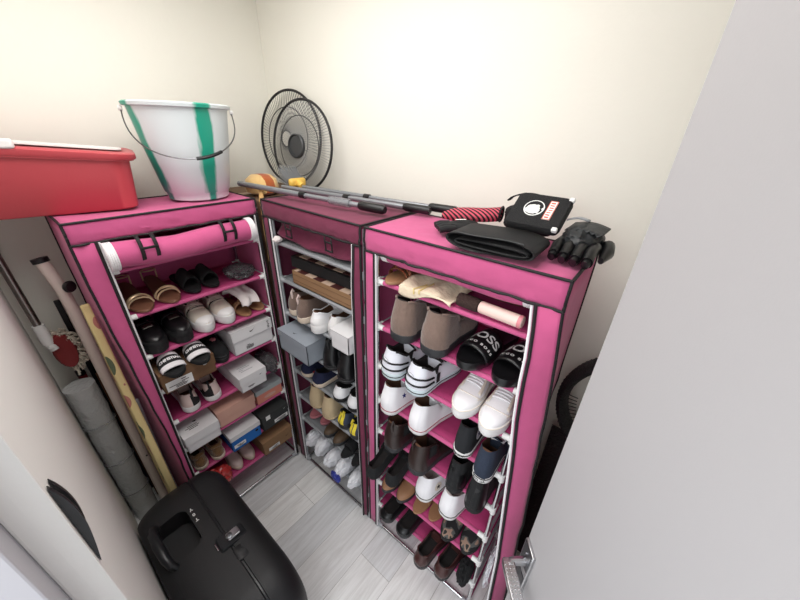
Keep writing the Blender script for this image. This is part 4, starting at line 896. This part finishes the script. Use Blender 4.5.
for (h_, w_, z0, y0, y1) in ((.022, .121, .027, -.066, .06),):
    rings = []
    for y, sc in ((y0, 1.0), (y0-.004, .97), (y0, .80), (y1, .80), (y1+.004, .9), (y1, 1.0), (y0, 1.0)):
        rings.append([Vector((p.x*(1 if sc > .9 else .955), y+.008*sin(p.x*30), z0+(p.z-z0)*sc)) for p in loop(h_, w_, 0, z0)])
    mb.loft(rings, False, False)
mb.build('outer_loop', NEO, t)
mb = MB(); rings = []
for y, sc in ((-.078, 1.0), (-.08, .9), (-.078, .6), (.05, .6), (.05, 1.0), (-.078, 1.0)):
    rings.append([Vector((p.x*(1 if sc > .8 else .96)+.008, y+.006, .024+(p.z-.024)*sc)) for p in loop(.010, .098, 0, .025)])
mb.loft(rings, False, False); mb.build('inner_fold', NEO, t)
MB().tube([(-.09+.18*i/12, -.071+.008*sin((-.09+.18*i/12)*30), .049) for i in range(13)], .0018, 5).build('stitched_edge', GRP, t)
t = thing('glove', 'small folded black glove beside the pole ends on right rack', 'glove', T(1.245, -.178, H+.004) @ RZ(radians(48)))
crumple(MB(), (.02, 0, .018), (.05, .034, .018), 61, .16, 2.2, flat=-.0175).build('palm', NEO, t)
for i in range(4):
    y = -.03+.02*i; MB().tube([(-.015, y, .018), (-.045, y-.002, .02), (-.062, y-.003, .016)], [.0115, .0105, .0095], 10).build('finger', NEO, t)
label_patch(t, (.012, -.0, .0385), .034, .01, axis='top', name='white_logo')
t = thing('striped_sock', 'red and black striped knit sock lying behind the gloves', 'sock', T(1.245, -.085, H+.004) @ RZ(radians(12)))
def sock(u, v):
    a = 2*pi*v; w_ = .034*(1 if u > .3 else (.25+.75*(u/.3)))
    return Vector((-.10+.195*u, w_*cos(a)+.012*sin(u*6), .024+.022*sin(a)*(1 if u > .2 else .5+2.5*u)+.03*u))
MB().grid(sock, 20, 16).build('sock', REDST, t)
MB().tube([sock(1, k/16) for k in range(16)], .003, 6, closed=True).build('cuff', MESH, t)
t = thing('mesh_wrist_guard', 'black mesh hand pad with round white emblem on top of gloves', 'hand pad', T(1.478, -.168, H+.100) @ RZ(radians(-2)) @ RX(radians(38)))
MB().loft([rrect(.135, .105, .012, -.012), rrect(.142, .112, .016, -.006), rrect(.142, .112, .016, .006), rrect(.134, .104, .014, .012)]).build('pad', MESH, t)
n = 24; zc = .0128
MB().add([(-.012, .004, zc)]+[(-.012+.0265*cos(2*pi*k/n), .004+.0265*sin(2*pi*k/n), zc) for k in range(n)], [(0, 1+k, 1+(k+1) % n) for k in range(n)]).build('emblem', PLASTW, t)
MB().add([(-.012, .004, zc+.0007)]+[(-.012+.0235*cos(2*pi*k/n)*(1 if k % 7 else .8), .004+.0235*sin(2*pi*k/n), zc+.0007) for k in range(n)], [(0, 1+k, 1+(k+1) % n) for k in range(n)]).build('emblem_ground', MESH, t)
crumple(MB(), (-.014, .0, zc+.001), (.015, .014, .0012), 71, .45, 2.5, sub=3).build('emblem_figure', PLASTW, t)
MB().box((.030, .004, zc), (.02, .062, .0012)).build('emblem_tab', PLASTW, t, smooth=False)
mb = MB().loft([[Vector((.030+p.x, .004+p.y, zc+.0008)) for p in rrect(.02*k, .062*(1 if k == 1 else .95), .002, 0)] for k in (1, .82)], False, False); mb.build('tab_border', mat('orange_print', (206, 84, 60), .6), t)
mb = MB(); rnd = random.Random(8)
for i in range(7): mb.box((.030+rnd.uniform(-.001, .001), -.02+.0078*i, zc+.001), (.010, rnd.uniform(.0015, .004), .0008))
mb.build('worn_print', MATS['orange_print'], t, smooth=False)
for x, y in ((.066, .05), (.062, -.05)): MB().box((x, y, .008), (.014, .012, .012)).build('white_tab', PLASTW, t, bev=.003)
t = thing('wrist_strap', 'black webbing wrist strap arching behind the mesh pad', 'strap', T(1.40, -.055, H+.067))
MB().grid(lambda u, v: Vector((-.05+.13*u, .012*(v-.5)*2, .034+.026*sin(pi*u)**.6)), 16, 3).build('webbing', NEO, t, sol=.004)
crumple(MB(), (.03, -.026, -.012), (.066, .026, .046), 73, .25, 3, flat=-.052, sub=4).build('lining', MESH, t)
t = thing('cycling_glove', 'charcoal fingerless glove hanging over right edge of pink rack', 'glove', T(1.594, -.172, H+.004) @ RZ(radians(-8)) @ Matrix.Diagonal((.86, .98, 1.05, 1)))
crumple(MB(), (-.008, .03, .038), (.050, .062, .036), 75, .2, 2.2, flat=-.034).build('palm', GRP, t)
for i, (x, l) in enumerate(((-.046, .05), (-.015, .055), (.016, .055), (.046, .045))):
    f = MB(); f.tube([(x, .0, .034), (x+.004, -.04, .032), (x+.01, -.04-l*.55, .018)], [.0165, .0158, .0150], 14, cap=False); f.lathe([(.0151, 0), (.0115, -.001), (.0105, .012), (.001, .014)], n=14, M=T(x+.01, -.04-l*.55, .018) @ RX(pi/2+.4), cap0=False); f.build('finger', BLKL, t)
MB().tube([(.06, .05, .03), (.072, .02, .026), (.074, -.02, .016)], [.020, .018, .008], 14).build('thumb', BLKL, t)
MB().grid(lambda u, v: Vector((-.048+.10*u, .058-.062*v, .072+.008*sin(u*3)-.010*v+(.004*sin(u*40) if v > .9 else 0))), 24, 6).build('wrist_flap', GRP, t, sol=.003)
MB().grid(lambda u, v: Vector((-.058+.05*u, .03-.014*v+.03*u, .083+.006*sin(pi*u))), 10, 2).build('velcro_strap', mat('grey_webbing', (170, 172, 176), .7), t, sol=.004)

# ------------------------------------------------------------------ left corner: cleaning things beside the left rack
t = thing('curved_pole', 'thick white curved pole with black end cap by left rack', 'pole', T(.05, -1.0, 0))
CRW = mat('cream_powder_coat', (228, 214, 204), .4)
MB().tube([(-.005, -.012, .0), (-.003, -.010, .9), (-.002, -.008, 1.28), (-.003, -.011, 1.36), (-.009, -.019, 1.42), (-.018, -.027, 1.475)], .020, 14).build('tube', CRW, t)
MB().tube([(-.018, -.027, 1.47), (-.021, -.029, 1.487)], .0245, 16).build('end_cap', BLK, t)
MB().lathe([(.008, 0), (.008, .012), (.02, .014), (.023, .022), (.018, .03), (.002, .033)], n=18, M=T(.010, .0, 1.375) @ RY(pi/2) @ RX(-.5)).build('knob', BLK, t)
MB().lathe([(.004, 0), (.004, .003), (.002, .004)], n=10, M=T(.014, -.005, .42) @ RY(pi/2)).build('screw', DKRUB, t)
t = thing('flat_rail', 'cream flat metal rail standing between white pole and floral board', 'rail', T(.0, -.985, 0))
MB().box((0, 0, .53), (.03, .048, 1.06)).build('rail', CRW, t, bev=.006)
MB().box((.0, 0, 1.062), (.022, .03, .012)).build('rail_cap', BLK, t, bev=.003)
t = thing('broom_stick', 'dark red broomstick standing behind the white pole', 'stick', T(-.095, -1.062, 0))
MB().tube([(0, 0, 0), (-.012, -.012, .90)], .016, 12).build('stick', mat('dark_red_lacquer', (122, 26, 36), .4), t)
MB().tube([(-.012, -.012, .90), (-.0122, -.0123, .925)], .0165, 12).build('stick_end', BLK, t)
t = thing('wooden_batten', 'brown wooden batten between red stick and white pole', 'batten', T(-.062, -1.018, 0))
MB().box((0, 0, .45), (.02, .03, .9)).build('batten', mat('brown_wood', (110, 72, 52), .7, var=.2, vscale=12, stretch=(6, 6, .6)), t, bev=.002)
t = thing('black_rod', 'short black rod standing by the wall near the mop', 'rod', T(-.130, -1.035, 0))
MB().box((0, 0, .63), (.014, .02, 1.26)).build('rod', BLK, t, bev=.003)
# floral ironing board
def floral():
    m = mat('yellow_floral_cloth', (232, 212, 150), .9, bump=.2, bscale=60); nt = m.node_tree; b = nt.nodes['Principled BSDF']
    src = nt.nodes['Texture Coordinate'].outputs['Object']; prev = None; col = lin((236, 217, 156))
    for i, (c, sc, th, off) in enumerate((((98, 110, 84), 9, .36, (0, 0, 0)), ((196, 130, 118), 11, .24, (3, 1, 2)), ((70, 58, 46), 7, .10, (5, 2, 7)))):
        mp = nt.nodes.new('ShaderNodeMapping'); mp.inputs['Location'].default_value = off; mp.inputs['Scale'].default_value = (1, 1, .6); nt.links.new(src, mp.inputs[0])
        v = nt.nodes.new('ShaderNodeTexVoronoi'); v.inputs['Scale'].default_value = sc; nt.links.new(mp.outputs[0], v.inputs['Vector'])
        r = nt.nodes.new('ShaderNodeValToRGB'); r.color_ramp.interpolation = 'CONSTANT'; r.color_ramp.elements[0].color = (1, 1, 1, 1); r.color_ramp.elements[1].position = th; r.color_ramp.elements[1].color = (0, 0, 0, 1)
        nt.links.new(v.outputs['Distance'], r.inputs[0]); mx = nt.nodes.new('ShaderNodeMix'); mx.data_type = 'RGBA'; nt.links.new(r.outputs[0], mx.inputs[0])
        if prev is None: mx.inputs[6].default_value = col
        else: nt.links.new(prev, mx.inputs[6])
        mx.inputs[7].default_value = lin(c); prev = mx.outputs[2]
    nt.links.new(prev, b.inputs['Base Color']); return m
t = thing('ironing_board', 'yellow floral ironing board standing against the left pink rack', 'ironing board', T(.20, -.981, 0))
def ib(x):
    pts = []
    for k in range(21): pts.append((.5-.5*cos(pi*k/20)))
    z = [.04+1.3*p for p in pts]
    w = [.10*min(1, (1-p)*1.6+.12)*(1 if p < .97 else .6) for p in pts]
    return [Vector((a, x, zz)) for a, zz in zip(w, z)]+[Vector((-a, x, zz)) for a, zz in list(zip(w, z))[::-1]]
MB().loft([ib(-.014), ib(.013)]).build('padded_cover', floral(), t, bev=.006, smooth=False)
MB().tube([(-.06, .017, .02), (.06, .017, .9)], .006, 8).tube([(.06, .017, .02), (-.06, .017, .9)], .006, 8).build('folded_legs', GREYTUBE, t)
# plastic wrapped roll
t = thing('wrapped_roll', 'plastic-wrapped grey roll standing upright in the left corner', 'roll', T(0, -1.098, 0))
WRAP = mat('bubble_wrap', (222, 224, 224), .16, alpha=.62, spec=1, bump=1, bscale=60)
MB().tube([(.012, .0, .003), (.01, 0, .90)], .04, 20).build('inner_roll', mat('dark_grey_roll', (176, 177, 178), .5, var=.25, vscale=20), t)
mb = MB(); rings = []
for i in range(26):
    z = .004+.915*i/25; rings.append([Vector(((.05+.006*noise.noise(Vector((cos(a)*2, sin(a)*2, z*16))))*cos(a)+.01, (.053+.006*noise.noise(Vector((cos(a)*2, sin(a)*2+4, z*16))))*sin(a), z)) for a in [2*pi*k/28 for k in range(28)]])
mb.loft(rings, True, True); mb.build('wrapping', WRAP, t)
for z in (.22, .45, .7): MB().tube([(.01+.057*cos(2*pi*k/24), .059*sin(2*pi*k/24), z+.01*cos(2*pi*k/24)) for k in range(24)], .0025, 5, closed=True).build('tape_band', CLEAR, t)
# mop hanging by the front wall
t = thing('mop', 'string mop with red head and steel pole in the left corner', 'mop', T(-.045, -1.118, 1.0))
MB().tube([(.01, .0, .20), (-.04, -.006, .56)], .0125, 14).build('pole', mat('brushed_grey_steel', (150, 146, 142), .3, metal=1), t)
MB().tube([(.016, .002, .13), (.01, 0, .215)], .019, 14).tube([(.018, .002, .13), (.03, .01, .10)], .014, 12).build('joint', PLASTW, t)
MB().lathe([(.007, -.003), (.007, .02), (.003, .021)], n=12, M=T(.025, .004, .12) @ RY(pi/2)).build('pivot', PLASTW, t)
MB().loft([[Vector((.012+.03*x*s_, .035+.038*s_*cos(a)*(.9 if x else 1), .075+.085*s_*sin(a))) for a in [2*pi*k/20 for k in range(20)]] for x, s_ in ((-.5, .9), (0, 1), (.6, .9), (.8, .5))]).build('mop_plate', mat('dark_red_plastic', (128, 34, 36), .5), t)
mb = MB(); rnd = random.Random(12)
for i in range(90):
    a = rnd.uniform(-1.9, 2.1); r0 = rnd.uniform(.5, 1)
    p0 = Vector((rnd.uniform(-.02, .02), .035+.036*r0*cos(a), .08+.085*r0*sin(a))); dirv = Vector((rnd.uniform(-.3, .5), cos(a)*.8+.15, sin(a)*.9)).normalized()
    l = rnd.uniform(.02, .038); p = [p0+dirv*l*q/5+Vector((rnd.uniform(-.004, .004), rnd.uniform(-.004, .004), rnd.uniform(-.004, .004)-.02*(q/5)**2)) for q in range(6)]
    mb.tube(p, .0042, 6)
mb.build('strings', mat('mop_yarn', (206, 196, 180), .95, bump=.5, bscale=200, var=.2, vscale=60), t)

# ------------------------------------------------------------------ suitcase
SUIT = mat('black_hard_shell', (27, 27, 29), .5, bump=.12, bscale=420, spec=.4); SUITD = mat('black_trim_plastic', (26, 28, 31), .36)
SL, SH = .80, .52
t = thing('suitcase', 'black hard-shell suitcase standing on edge along the white wall', 'suitcase', T(.372, -.945, 0))
def prof(y, inset, n=10):
    """rounded rectangle in x-z at depth y"""
    r = .15-inset*.5; w, h = SL-2*inset, SH-2*inset
    pts = []
    for sx, sz, a0 in ((1, 1, 0), (-1, 1, pi/2), (-1, -1, pi), (1, -1, 1.5*pi)):
        for k in range(n+1):
            a = a0+pi/2*k/n; pts.append(Vector((SL/2+sx*(w/2-r)+r*cos(a), y, SH/2+sz*(h/2-r)+r*sin(a))))
    return pts
def shell(ya, yb, bulge, n=9):   # ya = seam side, yb = outer face
    rings = [prof(ya, .006), prof(ya+(yb-ya)*.03, 0)]
    for i in range(n+1):
        a = pi/2*i/n; rings.append(prof(ya+(yb-ya)*(.28+.72*sin(a)), bulge*(1-cos(a))))
    return rings
YS = .01
def cut(o, cutters):
    for c in cutters:
        d = o.modifiers.new('cut', 'BOOLEAN'); d.object = c; d.operation = 'DIFFERENCE'; d.solver = 'EXACT'
    dg = bpy.context.evaluated_depsgraph_get(); dg.update(); me = bpy.data.meshes.new_from_object(o.evaluated_get(dg))
    o.modifiers.clear(); o.data = me
    for c in cutters: bpy.data.objects.remove(c)
    return o
rear = MB().loft(shell(YS-.001, -.205, .05)).build('rear_shell', SUIT, None)
front = MB().loft(shell(YS+.001, .135, .075)).build('front_shell', SUIT, None)
ck_ = MB().loft([[Vector((p.x+.295, p.y-.110, z)) for p in rrect(.19, .12, .035, 0)] for z in (SH-.085, SH+.05)]).build('cutter', SUIT)
cut(rear, [ck_]); rear.parent = t; front.parent = t
rear.data.shade_smooth(); rear.data.set_sharp_from_angle(angle=radians(35))
MB().loft([[Vector((p.x, YS+dy, p.z)) for p in prof(0, .004)] for dy in (-.004, .004)], False, False).build('seam_strip', SUITD, t)
hd = MB(); hd.tube([(.165, -.14, SH-.02), (.172, -.152, SH+.004), (.20, -.158, SH+.016), (.265, -.160, SH+.022), (.33, -.158, SH+.016), (.358, -.152, SH+.004), (.365, -.14, SH-.02)], [.012, .014, .016, .0175, .016, .014, .012], 14)
hd.build('carry_handle', SUITD, t, M=T(.03, -.010, 0))
mb = MB()
for i, ch in enumerate(('Y', '0', 'T')): text_on(mb, ch, .017, lambda x, y: Vector((.20+i*.028-y*0+x*0+(-y)*-1*0+ (x), -.022+y, SH+.0012)) if False else Vector((.230+i*.029+y*1.1, -.036-x*1.1, SH+.0012)), .0004)
mb.build('lettering', PLASTW, t)
la = MB().loft([[Vector((.455+p.x, YS+.012+p.y, SH+z+(-.012 if p.y > .03 else 0))) for p in rrect(.062*s_, .10*s_, .012, 0)] for s_, z in ((1, -.01), (1, .008), (.9, .013))]).build('latch', SUITD, t)
MB().loft([[Vector((.455+p.x, YS+.020+p.y, SH+z)) for p in rrect(.034*s_, .046*s_, .006, 0)] for s_, z in ((1, .012), (1, .015), (.9, .017))]).build('lock_plate', mat('brushed_nickel', (176, 178, 182), .3, metal=1), la)
MB().lathe([(.012, .016), (.012, .0195), (.010, .0205), (.001, .0205)], n=20, M=T(.455, YS+.006, SH)).box((.455, YS+.006, SH+.021), (.018, .003, .0012)).build('lock_dial', mat('dark_nickel', (120, 122, 126), .35, metal=1), la)
MB().box((.455, YS-.042, SH+.006), (.03, .004, .008)).build('release_tab', CHROME, la, bev=.001)
MB().loft([[Vector((.53+p.x, YS+.035+p.y, SH+z-.022*max(0, (p.y+.02)/.06))) for p in rrect(.06*s_, .09*s_, .015, 0)] for s_, z in ((1, -.02), (1, .003), (.86, .006))]).build('latch_bed', SUIT, t)
for x in (.12, SL-.12):
    for y in (-.15, .10): MB().lathe([(.012, -.0), (.018, .002), (.018, .022), (.012, .024)], n=14, M=T(x, y, .0)).build('foot', BLK, t)

# ------------------------------------------------------------------ behind the right rack: standing fan and a dark tube
t = thing('pedestal_fan', 'black fan ring standing between right pink rack and the door', 'fan', T(1.874, -.04, 0))
RC = 1.15; RR = .215
def ringf(u, v):
    a = 2*pi*u; b = 2*pi*v; return Vector(((RR+.018*cos(b))*cos(a), .040*sin(b), RC+(RR+.018*cos(b))*sin(a)))
MB().grid(ringf, 64, 12).build('guard_ring', mat('black_ribbed_ring', (26, 24, 26), .6, bump=.8, bscale=160), t)
w = MB()
for k in range(90):
    a = 2*pi*k/90; w.tube([((RR+.0125)*cos(a), -.030, RC+(RR+.0125)*sin(a)), ((RR+.0185)*cos(a), 0, RC+(RR+.0185)*sin(a)), ((RR+.0125)*cos(a), .030, RC+(RR+.0125)*sin(a))], .0014, 4, cap=False)
w.build('ring_ribs', FW_, t)
w = MB()
for k in range(40):
    a = pi+2*pi*k/80; w.tube([((RR-.018)*cos(a), .0, RC+(RR-.018)*sin(a)), ((RR-.045)*cos(a), .0, RC+(RR-.045)*sin(a))], .0016, 4)
w.build('spokes', FW_, t)
MB().lathe([(.002, -.05), (.05, -.05), (.06, -.03), (.06, .04), (.03, .06), (.002, .06)], n=24, M=T(.0, 0, RC) @ RX(pi/2)).build('motor', BLK, t)
MB().tube([(0, 0, RC-.05), (0, 0, RC-RR-.01)], .02, 12).tube([(0, 0, RC-RR-.02), (0, 0, .03)], .014, 12).build('stand_pole', BLK, t)
MB().lathe([(.12, 0), (.125, .008), (.11, .022), (.03, .034), (.002, .036)], n=32).build('base', BLK, t)
MB().grid(lambda u, v: Vector((-.215+.16*u, -.02+.02*v, RC-.14-.84*v)), 2, 8).build('mesh_skirt', mat('black_net', (34, 26, 28), .9, bump=.8, bscale=120), t, sol=.004)
t = thing('umbrella', 'black folded umbrella leaning between right rack and door', 'umbrella', T(1.695, -.405, 0))
MB().tube([(0, 0, .012), (.035, .025, .26), (.075, .055, .5)], [.008, .019, .014], 12).build('canopy', BLKC, t)
MB().tube([(.075, .055, .5), (.082, .06, .56)], .011, 10).build('handle', BLK, t)
MB().tube([(0, 0, .012), (-.001, 0, .0)], [.005, .003], 8).build('tip', CHROME, t)
